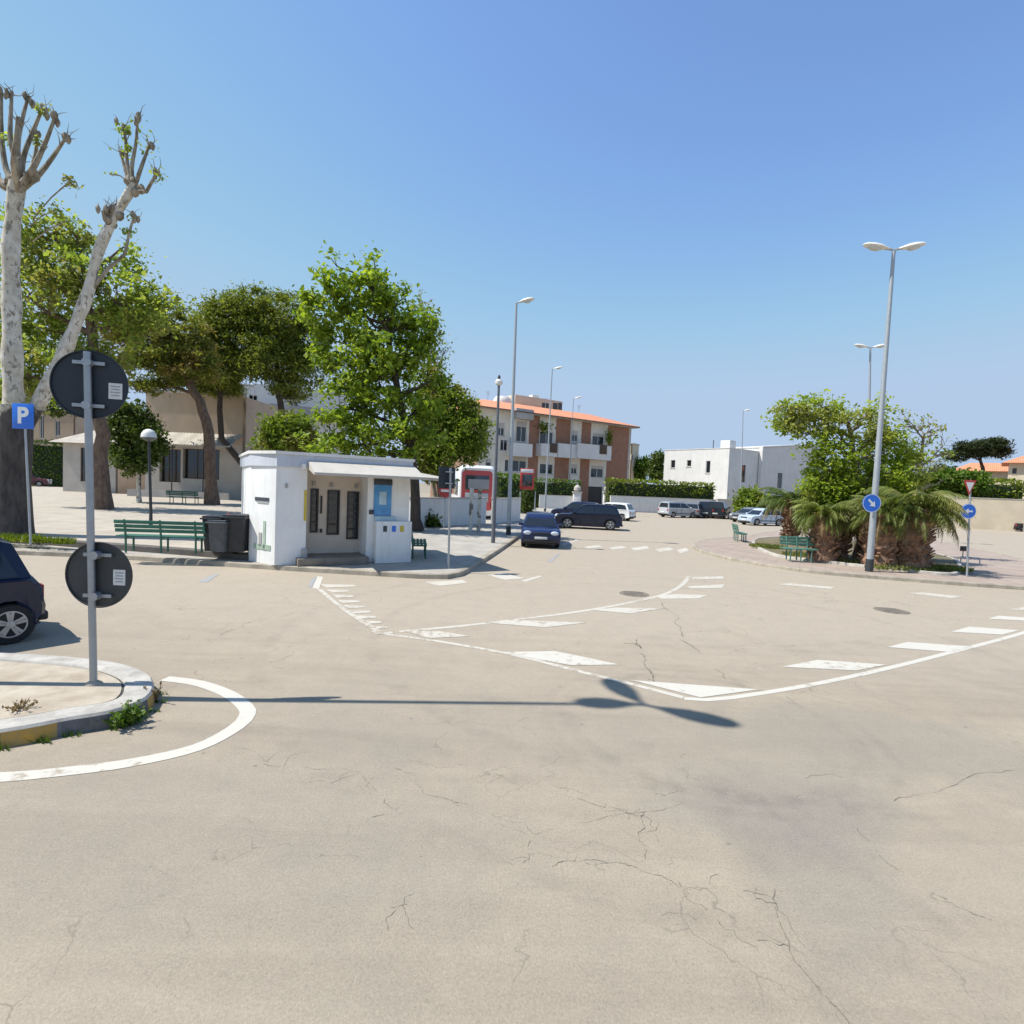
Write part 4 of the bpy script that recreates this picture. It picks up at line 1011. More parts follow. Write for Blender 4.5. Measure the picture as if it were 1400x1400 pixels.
# wheel centre of the rear near wheel at px 13
wc = P(13, 880); rzc = R(180)
car = make_car('parked_car', 'dark navy hatchback at the left edge with only its tail in view', Vector((0, 0, 0)), 0, 'paint_navy', CL, 1.52, 1.46, 'hatch', wr=.285, group='cars', ro=.40)
rz = R(231)
loc = Vector((wc.x, wc.y, 0))-Matrix.Rotation(rz, 3, 'Z') @ Vector((-CL/2+.40, 1.52/2-.08, 0))
car.location = loc; car.rotation_euler = (0, 0, rz)
def car_px(px, py, dist_y=None, **kw):
    p = P(px, py); return make_car(pos=Vector((p.x, p.y, 0)), **kw)
p = P(735, 750); make_car('parked_car', 'dark blue hatchback facing the camera beside the left kerb', p+Vector((.15, 1.9, 0)), R(-91), 'paint_blue', 3.9, 1.62, 1.36, 'hatch', group='cars')
p = P(806, 724); make_car('parked_car', 'black sports utility car seen side-on, nose to the left', p+Vector((0, .9, 0)), R(173), 'paint_navy', 4.25, 1.82, 1.58, 'hatch', group='cars', wr=.35)
p = P(795, 713); make_car('parked_car', 'dark blue car mostly hidden behind the black utility car', p+Vector((-.2, 1.5, 0)), R(160), 'paint_blue', 4.0, 1.7, 1.5, 'hatch', group='cars')
p = P(836, 711); make_car('parked_car', 'white car behind the tail of the black utility car', p+Vector((0, .6, 0)), R(150), 'paint_white', 4.0, 1.7, 1.5, 'hatch', group='cars')
p = P(930, 708); make_car('parked_car', 'silver estate car parked far back below the clipped hedge', p+Vector((0, .8, 0)), R(25), 'paint_silver', 4.1, 1.7, 1.6, 'van', group='cars')
p = P(953, 708); make_car('parked_car', 'grey car between the silver estate and the dark cars', p+Vector((0, .8, 0)), R(60), 'paint_grey', 4.0, 1.7, 1.55, 'hatch', group='cars')
p = P(968, 708); make_car('parked_car', 'black car right of the grey car in the far row', p+Vector((0, .8, 0)), R(70), 'paint_black', 4.2, 1.8, 1.75, 'suv', group='cars', wr=.35)
p = P(986, 709); make_car('parked_car', 'black jeep-like car at the right end of the far row', p+Vector((0, .8, 0)), R(60), 'paint_black', 4.3, 1.85, 1.8, 'van', group='cars', wr=.36)
p = P(1031, 715); make_car('parked_car', 'dark grey car behind the pale blue one left of the palms', p+Vector((0, .9, 0)), R(205), 'paint_grey', 4.0, 1.7, 1.45, 'hatch', group='cars')
p = P(1046, 719); make_car('parked_car', 'pale blue hatchback with its nose left, beside the palms', p+Vector((0, .9, 0)), R(200), 'paint_ice', 3.8, 1.65, 1.48, 'hatch', group='cars')
p = P(62, 668); make_car('parked_car', 'maroon car parked far back at the left below a hedge', p+Vector((0, -2.5, PZ)), R(28), 'paint_maroon', 4.2, 1.75, 1.5, 'hatch', group='cars')
p = P(1398, 727); make_car('parked_car', 'black car cut by the right edge in the side car park', p+Vector((1.2, .8, 0)), R(5), 'paint_black', 4.2, 1.75, 1.4, 'sedan', group='cars')

# motor scooters left of the dark cars
def scooter(label, pos, rz, mat):
    root = thing('motor_scooter', label, 'scooter', pos, rz, 'parked motor scooters')
    mb = MB(); mb.layers([[Vector((x, y*s_, z)) for y, s_ in ((-.15, 1), (.15, 1))] + [Vector((x, .10, z2)), Vector((x, -.10, z2))] for x, z, z2, s_ in ((-.85, .62, .78, .6), (-.5, .42, .80, 1), (-.1, .38, .74, 1), (.0, .28, .40, 1), (.3, .28, .38, 1), (.42, .35, .95, 1), (.55, .5, 1.0, .6))]); mb.build('body', mat, root)
    mb = MB(); mb.box((-.75, -.14, .79), (-.05, .14, .88), .04); mb.build('seat', 'trim_black', root)
    for x in (-.62, .66):
        mb = MB(); mb.lathe([(.12, -.05), (.24, -.05), (.26, 0), (.24, .05), (.12, .05)], 18, 'y', (x, 0, .26)); mb.build('wheel', 'tyre', root)
    mb = MB(); mb.tube([(.66, 0, .26), (.5, 0, 1.02)], .03, 8); mb.tube([(.46, -.33, 1.06), (.5, 0, 1.02), (.46, .33, 1.06)], .018, 8); mb.build('handlebar', 'metal_dark', root)
    mb = MB(); mb.lathe([(.02, .62), (.08, .6), (.09, .53)], 12, 'x', (0, 0, .95)); mb.build('headlight', 'headlight', root)
scooter('pale motor scooter parked right of the black jeep-like car', P(1003, 708), R(250), 'paint_silver')
scooter('dark motor scooter parked beside the pale one', P(1013, 710), R(240), 'paint_black')

# coach behind the low wall
c = D(652, 663, 38.5); root = thing('coach', 'red and white coach seen from behind beyond the low white wall', 'coach', (c.x, 38.5, 0), R(9))
wd, ht, ln = 2.55, 3.85, 9.5
def rr_ring(x0, x1, z0, z1, r_, y): 
    o = []
    for cx, cz, a0 in ((x1-r_, z1-r_, 0), (x0+r_, z1-r_, 90), (x0+r_, z0+.1, 180), (x1-r_, z0+.1, 270)):
        for k in range(4):
            a = R(a0+k*30); o.append(Vector((cx+r_*math.cos(a), y, cz+(r_ if a0 < 180 else .1)*math.sin(a))))
    return o
mb = MB(); mb.layers([rr_ring(-wd/2+.16, wd/2-.16, .4, ht-.2, .30, -.12), rr_ring(-wd/2+.05, wd/2-.05, .36, ht-.08, .32, .0), rr_ring(-wd/2, wd/2, .35, ht, .34, .2), rr_ring(-wd/2, wd/2, .35, ht, .34, ln)]); mb.build('body', 'paint_white', root)
mb = MB(); mb.layers([rr_ring(-wd/2+.22, wd/2-.22, .75, ht-.36, .25, -.135), rr_ring(-wd/2+.22, wd/2-.22, .75, ht-.36, .25, -.11)]); mb.build('rear_surround', 'paint_red', root)
mb = MB(); mb.layers([rr_ring(-wd/2-.004, wd/2+.004, ht-.42, ht+.004, .33, .22), rr_ring(-wd/2-.004, wd/2+.004, ht-.42, ht+.004, .33, ln-.02)]); mb.build('roof_band', 'paint_white', root)
mb = MB(); mb.box((-.82, -.17, 2.15), (.82, -.12, 3.15), .05); mb.build('rear_window', 'glass_mid', root)
mb = MB(); mb.box((-.8, -.17, 1.35), (.8, -.12, 1.95), .04); mb.build('rear_panel', 'paint_silver', root)
for s_ in (-1, 1):
    mb = MB(); mb.box((s_*wd/2, .5, 1.7), (s_*(wd/2+.012), ln-.6, 2.9), .005); mb.build('side_window', 'glass_dark', root)
    mb = MB(); mb.box((s_*wd/2, .3, .45), (s_*(wd/2+.010), 3.2, 1.5), .005); mb.build('side_stripe', 'paint_red', root)
    mb = MB(); mb.box((s_*.95, -.15, .9), (s_*1.12, -.10, 1.3), .03); mb.build('tail_light', 'tail_light', root)
    for yy in (2.4, ln-2.2):
        mb = MB(); mb.lathe([(.3, -.12), (.46, -.13), (.5, -.08), (.5, .08), (.46, .13), (.3, .12)], 20, 'x', (s_*(wd/2-.14), yy, .5)); mb.build('wheel', 'tyre', root)
mb = MB(); mb.box((-.3, -.17, .95), (.3, -.13, 1.08)); mb.build('number_plate', 'plate', root)

# ------------------------------------------------------------------ buildings
class Facade:
    def __init__(s, A, B):
        s.A = Vector((A[0], A[1], A[2] if len(A) > 2 else 0)); s.B = Vector((B[0], B[1], s.A.z)); s.u = (s.B-s.A).normalized(); s.n = Vector((s.u.y, -s.u.x, 0)); s.L = (s.B-s.A).length
        s.rz = math.atan2(s.u.y, s.u.x)
    def uv(s, px, py, off=0):
        d = ray(px, py); A = s.A+s.n*off; t_ = (A-CAM).dot(s.n)/d.dot(s.n); p = CAM+d*t_; return (p-s.A).dot(s.u), p.z-s.A.z
    def rect(s, x0, y0, x1, y1, off=0):
        a = s.uv(x0, (y0+y1)/2, off)[0]; b = s.uv(x1, (y0+y1)/2, off)[0]; xm = (x0+x1)/2
        return (a, s.uv(xm, y1, off)[1], b, s.uv(xm, y0, off)[1])
def wall_holes(mb, s0, s1, z0, z1, holes, depth=.18, y=0):
    xs = sorted({s0, s1, *[min(max(h[0], s0), s1) for h in holes], *[min(max(h[2], s0), s1) for h in holes]}); zs = sorted({z0, z1, *[min(max(h[1], z0), z1) for h in holes], *[min(max(h[3], z0), z1) for h in holes]})
    for a, b_ in zip(xs, xs[1:]):
        for c_, d_ in zip(zs, zs[1:]):
            mx, mz = (a+b_)/2, (c_+d_)/2
            if any(h[0] < mx < h[2] and h[1] < mz < h[3] for h in holes): continue
            mb.add([(a, y, c_), (b_, y, c_), (b_, y, d_), (a, y, d_)], [(0, 1, 2, 3)])
    for (a, c_, b_, d_) in holes:
        if b_ <= s0 or a >= s1: continue
        mb.add([(a, y, c_), (b_, y, c_), (b_, y, d_), (a, y, d_), (a, y+depth, c_), (b_, y+depth, c_), (b_, y+depth, d_), (a, y+depth, d_)], [(0, 4, 5, 1), (1, 5, 6, 2), (2, 6, 7, 3), (3, 7, 4, 0)])
def window(root, h, depth=.14, frame='sign_white', glass='glass_dark', mull=1, sill=True, shutter=None):
    a, c_, b_, d_ = h; t_ = min(.07, (b_-a)*.12); y = depth
    mb = MB(); mb.box((a, y-.05, c_), (a+t_, y+.02, d_)); mb.box((b_-t_, y-.05, c_), (b_, y+.02, d_)); mb.box((a+t_, y-.05, c_), (b_-t_, y+.02, c_+t_)); mb.box((a+t_, y-.05, d_-t_), (b_-t_, y+.02, d_))
    for k in range(mull): xm = a+(b_-a)*(k+1)/(mull+1); mb.box((xm-t_*.4, y-.045, c_+t_), (xm+t_*.4, y+.02, d_-t_))
    fr = mb.build('window', frame, root)
    mb = MB(); mb.box((a+t_*.5, y+.0, c_+t_*.5), (b_-t_*.5, y+.03, d_-t_*.5)); mb.build('pane', glass, fr)
    if sill: mb = MB(); mb.box((a-.08, -.07, c_-.07), (b_+.08, depth-.052, c_-.003)); mb.build('sill', 'wall_pale', fr)
    if shutter:
        mb = MB(); zz = c_+(d_-c_)*shutter; mb.box((a+t_, y-.06, zz), (b_-t_, y-.052, d_-t_)); mb.build('blind', 'wall_pale', fr)
    return fr

# --- apartment house
A = D(652, 663, 72.5); Bq = D(856, 672, 87.5)
fa = Facade((A.x, A.y, 0), (Bq.x, Bq.y, 0)); Ls = fa.L
root = thing('apartment_house', 'three-storey apartment house of brick and white panels with orange tiled roof', 'building', fa.A, fa.rz)
ze = fa.uv(800, 576)[1]; zt_ = ze
sb = fa.uv(722, 620)[0]                        # left of it white, right of it brick
dk = 14.0
def R4(x0, y0, x1, y1): return fa.rect(x0, y0, x1, y1)
white_strips = [R4(735.5, 580, 758, 690), R4(778, 580, 793, 690), R4(806, 580, 829, 690)]
wins = [R4(738, 590, 756, 608), R4(782, 588, 790, 604), R4(810, 592, 826, 609), R4(738, 634, 756, 648), R4(781, 634, 789, 648), R4(808, 636, 825, 653)]
wl = [R4(661, 575, 666, 590), R4(680, 577, 690, 596), R4(706, 575, 720, 604), R4(684, 601, 694, 616), R4(662, 602, 667, 612), R4(700, 624, 720, 645), R4(690, 628, 696, 645), R4(664, 626, 672, 640)]
gate = R4(793, 665, 823, 693)
mb = MB(); wall_holes(mb, 0, sb, 0, ze, wl); 
for (a, _, b_, _) in white_strips: wall_holes(mb, a, b_, 0, ze, wins+[gate], y=0)
mb.build('wall', 'wall_warm_white', root, recalc=False)
mb = MB(); edges = [sb]
for (a, _, b_, _) in white_strips: edges += [a, b_]
edges.append(Ls)
for i in range(0, len(edges), 2): wall_holes(mb, edges[i], edges[i+1], 0, ze, [])
mb.add([(Ls, 0, 0), (Ls, dk, 0), (Ls, dk, ze), (Ls, 0, ze)], [(0, 1, 2, 3)]); mb.add([(0, dk, 0), (0, 0, 0), (0, 0, ze), (0, dk, ze)], [(0, 1, 2, 3)]); mb.add([(Ls, dk, 0), (0, dk, 0), (0, dk, ze), (Ls, dk, ze)], [(0, 1, 2, 3)])
mb.add([(0, .3, 0), (Ls, .3, 0), (Ls, .3, ze), (0, .3, ze)], [(0, 1, 2, 3)])
mb.build('brick_wall', 'brick', root, recalc=False)
mb = MB(); mb.box((Ls-.02, -.03, 0), (Ls+.45, .4, ze)); mb.build('corner_pier', 'wall_pale', root)
for i, h in enumerate(wins+wl): window(root, h, mull=1 if h[2]-h[0] > 1 else 0, shutter=[None, .55, .7][i % 3])
# gate arch
a, c_, b_, d_ = gate
mb = MB(); mb.box((a+.0, .15, 0), (b_, .2, d_)); mb.build('garage_door', 'metal_dark', root)
# roof: hipped tiles
ov = .9; zr = ze+1.9
s1_ = Ls+ov+.4
mb = MB(); V = [(-ov, -ov, ze+.12), (s1_, -ov, ze+.12), (s1_, dk+ov, ze+.12), (-ov, dk+ov, ze+.12), (3.0, 4.5, zr), (Ls-4.5, 4.5, zr), (Ls-4.5, dk-4.5, zr), (3.0, dk-4.5, zr)]
mb.add(V, [(0, 1, 5, 4), (1, 2, 6, 5), (2, 3, 7, 6), (3, 0, 4, 7), (4, 5, 6, 7)]); mb.build('roof', 'roof_tile', root)
mb = MB(); mb.box((-ov, -ov, ze-.12), (s1_, dk+ov, ze+.115)); mb.build('eaves', 'wall_pale', root)
# roof terrace notch, penthouse and domed tank
h = fa.rect(706, 559, 730, 573, .95); mb = MB(); mb.box((h[0], -.97, h[1]), (h[2], .6, h[3]), .02); mb.build('terrace_parapet', 'wall_grey', root)
h = fa.rect(704, 544, 769, 562, -7); ph = thing('penthouse', '', ''); bpy.data.objects.remove(ph)
mb = MB(); mb.box((h[0], 7, zr-.3), (h[2], 11, h[3]), .03); pen = mb.build('penthouse', 'wall_cream', root)
for (x0, x1) in ((741, 750), (756, 762), (763, 768)):
    q = fa.rect(x0, 551, x1, 560, -7); mb = MB(); mb.box((q[0], 6.96, max(q[1], zr-.2)), (q[2], 6.995, q[3])); mb.build('window', 'glass_dark', pen)
h = fa.rect(683, 540, 705, 556, -7); mb = MB(); cx = (h[0]+h[2])/2; rx = (h[2]-h[0])/2
mb.lathe([(rx, zr-1.2), (rx, h[3]-.9), (rx*.92, h[3]-.45), (rx*.7, h[3]-.12), (rx*.2, h[3])], 20, c=(cx, 8.5, 0)); mb.build('rooftop_dome', 'wall_white', root)
h = fa.rect(728, 540, 737, 547, -9); mb = MB(); mb.box((h[0], 9, zr), (h[2], 10, h[3]), .05); mb.build('chimney', 'wall_white', root)
for (sx_, sy_, hh_) in ((6, 8.2, 2.4), (15, 6.0, 2.2), (21, 5.2, 1.8)):
    mb = MB(); zz = zr-.4; mb.tube([(sx_, sy_, zz), (sx_, sy_, zz+hh_)], .035, 6)
    for k in range(4): mb.tube([(sx_-.5+.1*k, sy_, zz+hh_-.15-.16*k), (sx_+.5-.1*k, sy_, zz+hh_-.15-.16*k)], .018, 5)
    mb.build('aerial', 'pole_grey', root)
mb = MB(); mb.tube([(-ov, -ov-.06, ze+.02), (s1_, -ov-.06, ze+.02)], .09, 8); mb.build('gutter', 'bark_brown', root)
# balconies
for (x0, y0, x1, y1, pj) in ((699, 606, 728, 624, 1.2), (740, 607, 762, 624, 1.3), (763, 607, 790, 626, .9), (790, 608, 836, 628, 1.3)):
    h = fa.rect(x0, y0, x1, y1, pj); mb = MB()
    mb.box((h[0], -pj, h[1]), (h[2], -pj+.12, h[3])); mb.box((h[0], -pj+.12, h[1]), (h[0]+.12, -.003, h[3])); mb.box((h[2]-.12, -pj+.12, h[1]), (h[2], -.003, h[3])); mb.box((h[0]+.12, -pj+.12, h[1]), (h[2]-.12, -.003, h[1]+.15)); mb.build('balcony', 'wall_white', root)
for (px, py) in ((757, 613), (825, 615)):
    h = fa.rect(px-5, py-7, px+5, py+6, 1.36); mb = MB()
    mb.box((h[0], -1.36, h[1]), (h[2], -1.305, h[3]), .01); mb.build('balcony_cloth', 'shutter_brown', root)
for (x0, y0, x1, y1) in ((738, 577, 752, 592), (830, 586, 836, 610)):
    h = fa.rect(x0, y0, x1, y1, .6); cc = fa.A+fa.u*(h[0]+h[2])/2+fa.n*.6; rg2 = np.random.default_rng(int(x0))
    C = np.array(cc)+rg2.standard_normal((260, 3))*np.array([(h[2]-h[0])*.28, .25, (h[3]-h[1])*.25]); C[:, 2] += (h[1]+h[3])/2
    o = leaf_mesh('climbing_plant', 'leaf_hedge_yellow', C, .3, None, tuple(cc), rng=rg2); tag(o, 'green climbing plant hanging over the top left balcony of the brick house' if x0 < 800 else 'thin climbing plant on the right end balcony of the brick house', 'plant')

# forecourt wall with hedge in front of the apartment house
def low_wall(name, label, p0, p1, h, th=.25, mat='wall_white', coping='wall_pale', z=0, cat='wall'):
    p0 = Vector((p0[0], p0[1], z)); p1 = Vector((p1[0], p1[1], z)); u = p1-p0; ln = u.length
    root = thing(name, label, cat, p0, math.atan2(u.y, u.x))
    mb = MB(); mb.box((0, 0, 0), (ln, th, h)); mb.build('wall', mat, root)
    mb = MB(); mb.box((-.03, -.04, h), (ln+.03, th+.04, h+.07), .01); mb.build('coping', coping, root); return root
a = P(737, 696); b_ = P(792, 698); hh = 19*a.y/F; low_wall('garden_wall', 'pale garden wall below the fence of the brick house', a, b_, hh)
hedge('clipped_hedge', 'dark clipped hedge above the pale garden wall of the brick house', (a.x-2, a.y+.9), (b_.x, b_.y+.9), 1.2, hh+22*a.y/F, 'leaf_hedge', dens=30, size=.25)
for i, px in enumerate((788, 829)):
    q = P(px, 698); root = thing('gate_pillar', ['white gate pillar left of the dark garage arch', 'white gate pillar right of the dark garage arch'][i], 'pillar', q, 0)
    hp = 30*q.y/F; mb = MB(); mb.box((q.x-.45, q.y-.4, 0), (q.x+.45, q.y+.4, hp*.8), .03); mb.build('shaft', 'wall_white', root, q)
    mb = MB(); mb.box((q.x-.55, q.y-.5, hp*.8), (q.x+.55, q.y+.5, hp*.86), .03); mb.lathe([(.2, hp*.86), (.42, hp*.93), (.40, hp*1.05), (.2, hp*1.14), (.05, hp*1.18)], 16, c=(q.x, q.y, 0)); mb.build('finial', 'wall_pale', root, q)
a = P(834, 699); b_ = P(978, 704); hw_ = 21*a.y/F
low_wall('boundary_wall', 'long white boundary wall under the bright clipped hedge', a, b_, hw_)
hedge('clipped_hedge', 'long bright clipped hedge above the white boundary wall in the middle', (a.x-.3, a.y+1.0), (b_.x-.3, b_.y+1.0), 1.4, 44*a.y/F, 'leaf_hedge_yellow', dens=26, size=.3)
# far wall right of the hedge, in front of the white house
a = P(980, 704.5); b_ = P(1120, 709); low_wall('boundary_wall', 'grey-white wall before the white house behind the parked scooters', a, b_, 22*a.y/F, mat='wall_pale')

# white low wall with pillar near the coach
a = P(560, 722, LZ); b_ = P(664, 716, LZ); hh = 34*b_.y/F; low_wall('roadside_wall', 'white rendered wall in front of the coach', a, b_, hh, z=LZ, mat='wall_white')
a2 = b_; b2 = P(711, 712, LZ); low_wall('roadside_wall', 'bright end of the white wall behind the tall lamp', P(676, 716, LZ), b2, 30*b2.y/F, z=LZ, mat='wall_white')
# cypress
q = P(721, 703, LZ)
root, _ = tree('cypress', 'dark columnar cypress under the red-framed poster board', 'tree', q+Vector((.3, 1.2, 0)), q.y+1.2, [(722, 672, 0)], [(721, 690, 8, 16), (721, 677, 7, 12)], 'leaf_dark', 'bark_dark', 120, 30, .35, .22, tr=.12, seed=21, ratio=.35)
q = P(690, 700, LZ)
hedge('clipped_hedge', 'dark hedge behind the white wall left of the poster board', (P(676, 701).x, P(676, 701).y), (P(712, 700).x, P(712, 700).y), 1.5, 3.6, 'leaf_hedge', dens=30, size=.25)

# --- white house: two cubes
A = D(905, 690, 95); Cn = D(993, 690, 85)
f1 = Facade((A.x, A.y, 0), (Cn.x, Cn.y, 0))
root = thing('white_house', 'white flat-roofed two-storey house with small windows behind the clipped hedge', 'building', f1.A, f1.rz)
H1 = f1.uv(950, 614.5)[1]
f2a = Facade(tuple(f1.B), tuple(f1.B-f1.n*10)); sA = f2a.uv(1040, 650, .3)[0]; sB = f2a.uv(1116, 650, .3)[0]
A2 = f2a.A+f2a.u*sA+f2a.n*.3; B2 = f2a.A+f2a.u*sB+f2a.n*.3; f2 = Facade((A2.x, A2.y, 0), (B2.x, B2.y, 0)); dw = sA+.5

w1 = [f1.rect(917, 629, 923, 640), f1.rect(939, 629, 945, 638), f1.rect(965, 630, 971, 647)]
mb = MB(); wall_holes(mb, 0, f1.L, 0, H1, w1); mb.add([(0, 0, 0), (0, dw, 0), (0, dw, H1), (0, 0, H1)], [(0, 1, 2, 3)]); mb.add([(0, dw, 0), (f1.L, dw, 0), (f1.L, dw, H1), (0, dw, H1)], [(0, 1, 2, 3)])
# right side with its own windows, at local x = L
w1s = [(sA*.42, H1*.48, sA*.42+1.1, H1*.76), (sA*.42, .8, sA*.42+1.1, 2.6)]
m2 = MB(); wall_holes(m2, 0, dw, 0, H1, w1s); mb.add([(f1.L-v[1], v[0], v[2]) for v in m2.v], m2.f)
mb.add([(0, 0, H1-.3), (f1.L, 0, H1-.3), (f1.L, dw, H1-.3), (0, dw, H1-.3)], [(0, 1, 2, 3)])
mb.build('wall', 'wall_white', root, recalc=False)
mb = MB(); mb.box((-.06, -.06, H1), (f1.L+.06, .25, H1+.10)); mb.box((f1.L-.25, .252, H1), (f1.L+.06, dw, H1+.10)); mb.build('coping', 'wall_white', root)
for h in w1: window(root, h, mull=0)
for h in w1s:
    mb = MB(); mb.box((f1.L-.2, h[0], h[1]), (f1.L-.15, h[2], h[3])); mb.build('window', 'glass_dark', root)
mb = MB(); q = f1.rect(985, 602, 998, 614, -2); mb.box((q[0], 2, H1-.2), (q[2], 3.6, q[3]), .03); mb.build('chimney', 'wall_white', root)
mb = MB()
q = f1.uv(970, 607)[0]; mb.tube([(q, 1, H1-.2), (q, 1, H1+1.5)], .06, 8); mb.build('vent_pipe', 'metal_dark', root)
# second volume
root = thing('white_house', 'taller white house part with sloped roof edge, shaded side towards the island', 'building', f2.A, f2.rz)
z0_ = f2.uv(1042, 612)[1]; z1_ = f2.uv(1104, 606)[1]
w2 = [f2.rect(1063, 646, 1070, 668)]
mb = MB(); wall_holes(mb, 0, f2.L, 0, z0_, w2); mb.add([(0, 0, z0_), (f2.L, 0, z0_), (f2.L, 0, z1_)], [(0, 1, 2)]); mb.add([(0, 9, 0), (0, 0, 0), (0, 0, z0_), (0, 9, z0_)], [(0, 1, 2, 3)]); mb.add([(f2.L, 0, 0), (f2.L, 9, 0), (f2.L, 9, z1_), (f2.L, 0, z1_)], [(0, 1, 2, 3)]); mb.add([(f2.L, 9, 0), (0, 9, 0), (0, 9, z0_), (f2.L, 9, z1_)], [(0, 1, 2, 3)])
mb.build('wall', 'wall_white', root, recalc=False)
mb = MB(); mb.add([(-.1, -.12, z0_+.02), (f2.L+.1, -.12, z1_+.02), (f2.L+.1, 9.1, z1_+.02), (-.1, 9.1, z0_+.02), (-.1, -.12, z0_+.2), (f2.L+.1, -.12, z1_+.2), (f2.L+.1, 9.1, z1_+.2), (-.1, 9.1, z0_+.2)], [(0, 1, 2, 3), (4, 5, 6, 7), (0, 1, 5, 4), (1, 2, 6, 5), (2, 3, 7, 6), (3, 0, 4, 7)]); mb.build('roof', 'wall_white', root)
window(root, w2[0], mull=0)
mb = MB(); mb.box((-.45, -.35, 0), (-.003, .2, z0_-.02)); mb.build('corner_pillar', 'wall_white', root)
# small cream house past the brick house and far fillers
for (x0, x1, ytop, dist, mat, lab) in ((861, 870, 607, 110, 'wall_cream', 'narrow cream house just right of the brick apartment house'), (640, 700, 575, 120, 'wall_pale', 'pale far house partly hidden behind the brick house')):
    a = D(x0, 680, dist); b_ = D(x1, 680, dist+3); f3 = Facade((a.x, a.y, 0), (b_.x, b_.y, 0)); zt3 = f3.uv((x0+x1)/2, ytop)[1]
    root = thing('far_house', lab, 'building', f3.A, f3.rz); hs = [f3.rect(x0+2, ytop+14, x0+5, ytop+22)]
    mb = MB(); wall_holes(mb, 0, f3.L, 0, zt3, hs); mb.box((0, .3, 0), (f3.L, 8, zt3-.02)); mb.build('wall', mat, root, recalc=False); window(root, hs[0], mull=0)
    mb = MB(); mb.box((-.15, -.15, zt3), (f3.L+.15, 8.1, zt3+.2)); mb.build('coping', 'wall_pale', root)

# --- left side: pavilion with corrugated awning, tan building, white block
A = D(213, 685, 50); B_ = D(330, 688, 50); ft = Facade((A.x, A.y, .13), (B_.x, B_.y, .13))
root = thing('bar_building', 'low tan building with corrugated awning over dark shopfront behind the bench', 'building', ft.A, ft.rz)
zt3 = ft.uv(255, 538)[1]; za = ft.uv(250, 611)[1]
hs = [ft.rect(218, 614, 247, 659), ft.rect(250, 614, 300, 655)]
mb = MB(); wall_holes(mb, -1, ft.L, 0, za+.4, hs, .5); mb.build('shopfront', 'wall_pale', root, recalc=False)
mb = MB(); wall_holes(mb, -1, ft.L, za+.4, zt3, []); mb.box((-1, .55, 0), (ft.L, 9, zt3-.01)); mb.build('wall', 'wall_tan', root, recalc=False)
for h in hs: window(root, h, .4, 'shutter_brown', 'glass_dark', 2, False)
mb = MB(); n = 60; vs = []; fs = []
for i in range(n+1):
    x = -1+(ft.L+1)*i/n; dz = .05*(i % 2); vs += [(x, -.01, za+1.25+dz), (x, -2.2, za+.1+dz), (x, -2.2, za+.0+dz)]
for i in range(n): fs += [(3*i, 3*i+3, 3*i+4, 3*i+1), (3*i+1, 3*i+4, 3*i+5, 3*i+2)]
mb.add(vs, fs); mb.build('awning', 'roof_pale', root, recalc=False)
for x in (0, ft.L*.35, ft.L*.7): 
    mb = MB(); mb.tube([(x, -2.1, .02), (x, -2.1, za+.08)], .05, 8); mb.build('awning_post', 'metal_dark', root)
mb = MB(); mb.box((-1, -2.3, .0), (ft.L, -2.15, .75)); mb.build('planter_wall', 'wall_grey', root)
mb = MB(); mb.box((-1.1, -.1, zt3), (ft.L+.1, .4, zt3+.2)); mb.build('coping', 'wall_pale', root)
# pavilion with a tiled hip roof
A = D(86, 662, 52); B_ = D(158, 668, 52); fp = Facade((A.x, A.y, .13), (B_.x, B_.y, .13))
root = thing('pavilion', 'pale pavilion with low hipped tiled roof left of the brown trunk', 'building', fp.A, fp.rz)
zt3 = fp.uv(110, 606)[1]; hs = [fp.rect(110, 612, 117, 658)]
mb = MB(); wall_holes(mb, 0, fp.L, 0, zt3, hs); mb.box((0, .3, 0), (fp.L, 5, zt3-.01)); mb.build('wall', 'wall_pale', root, recalc=False)
window(root, hs[0], .14, 'shutter_brown', 'glass_mid', 0, False)
mb = MB(); zr3 = fp.uv(112, 583)[1]; V = [(-.8, -.8, zt3), (fp.L+.4, -.8, zt3), (fp.L+.4, 5.5, zt3), (-.8, 5.5, zt3), (1.8, 2.3, zr3), (fp.L-1.5, 2.3, zr3)]
mb.add(V, [(0, 1, 5, 4), (1, 2, 5), (2, 3, 4, 5), (3, 0, 4), (3, 2, 1, 0)]); mb.build('roof', 'roof_pale', root)
# wall/hedge and house further left
a = P(-40, 668); hedge('clipped_hedge', 'square green hedge at the far left above the maroon car', (D(42, 640, 72).x, 72), (D(87, 640, 72).x, 72), 1.5, D(60, 603, 72).z, 'leaf_hedge', dens=30, size=.25, z=0)
A = D(-10, 690, 80); B_ = D(100, 690, 80); f4 = Facade((A.x, A.y, 0), (B_.x, B_.y, 0)); zt3 = f4.uv(60, 560)[1]
root = thing('tan_house', 'tan house behind the square hedge at the far left', 'building', f4.A, f4.rz); hs = [f4.rect(54, 568, 60, 600), f4.rect(75, 575, 82, 596)]
mb = MB(); wall_holes(mb, 0, f4.L, 0, zt3, hs); mb.box((0, .3, 0), (f4.L, 8, zt3-.01)); mb.build('wall', 'wall_tan', root, recalc=False)
for h in hs: window(root, h)
mb = MB(); mb.box((-.1, -.1, zt3), (f4.L+.1, 8.1, zt3+.2)); mb.build('coping', 'wall_pale', root)
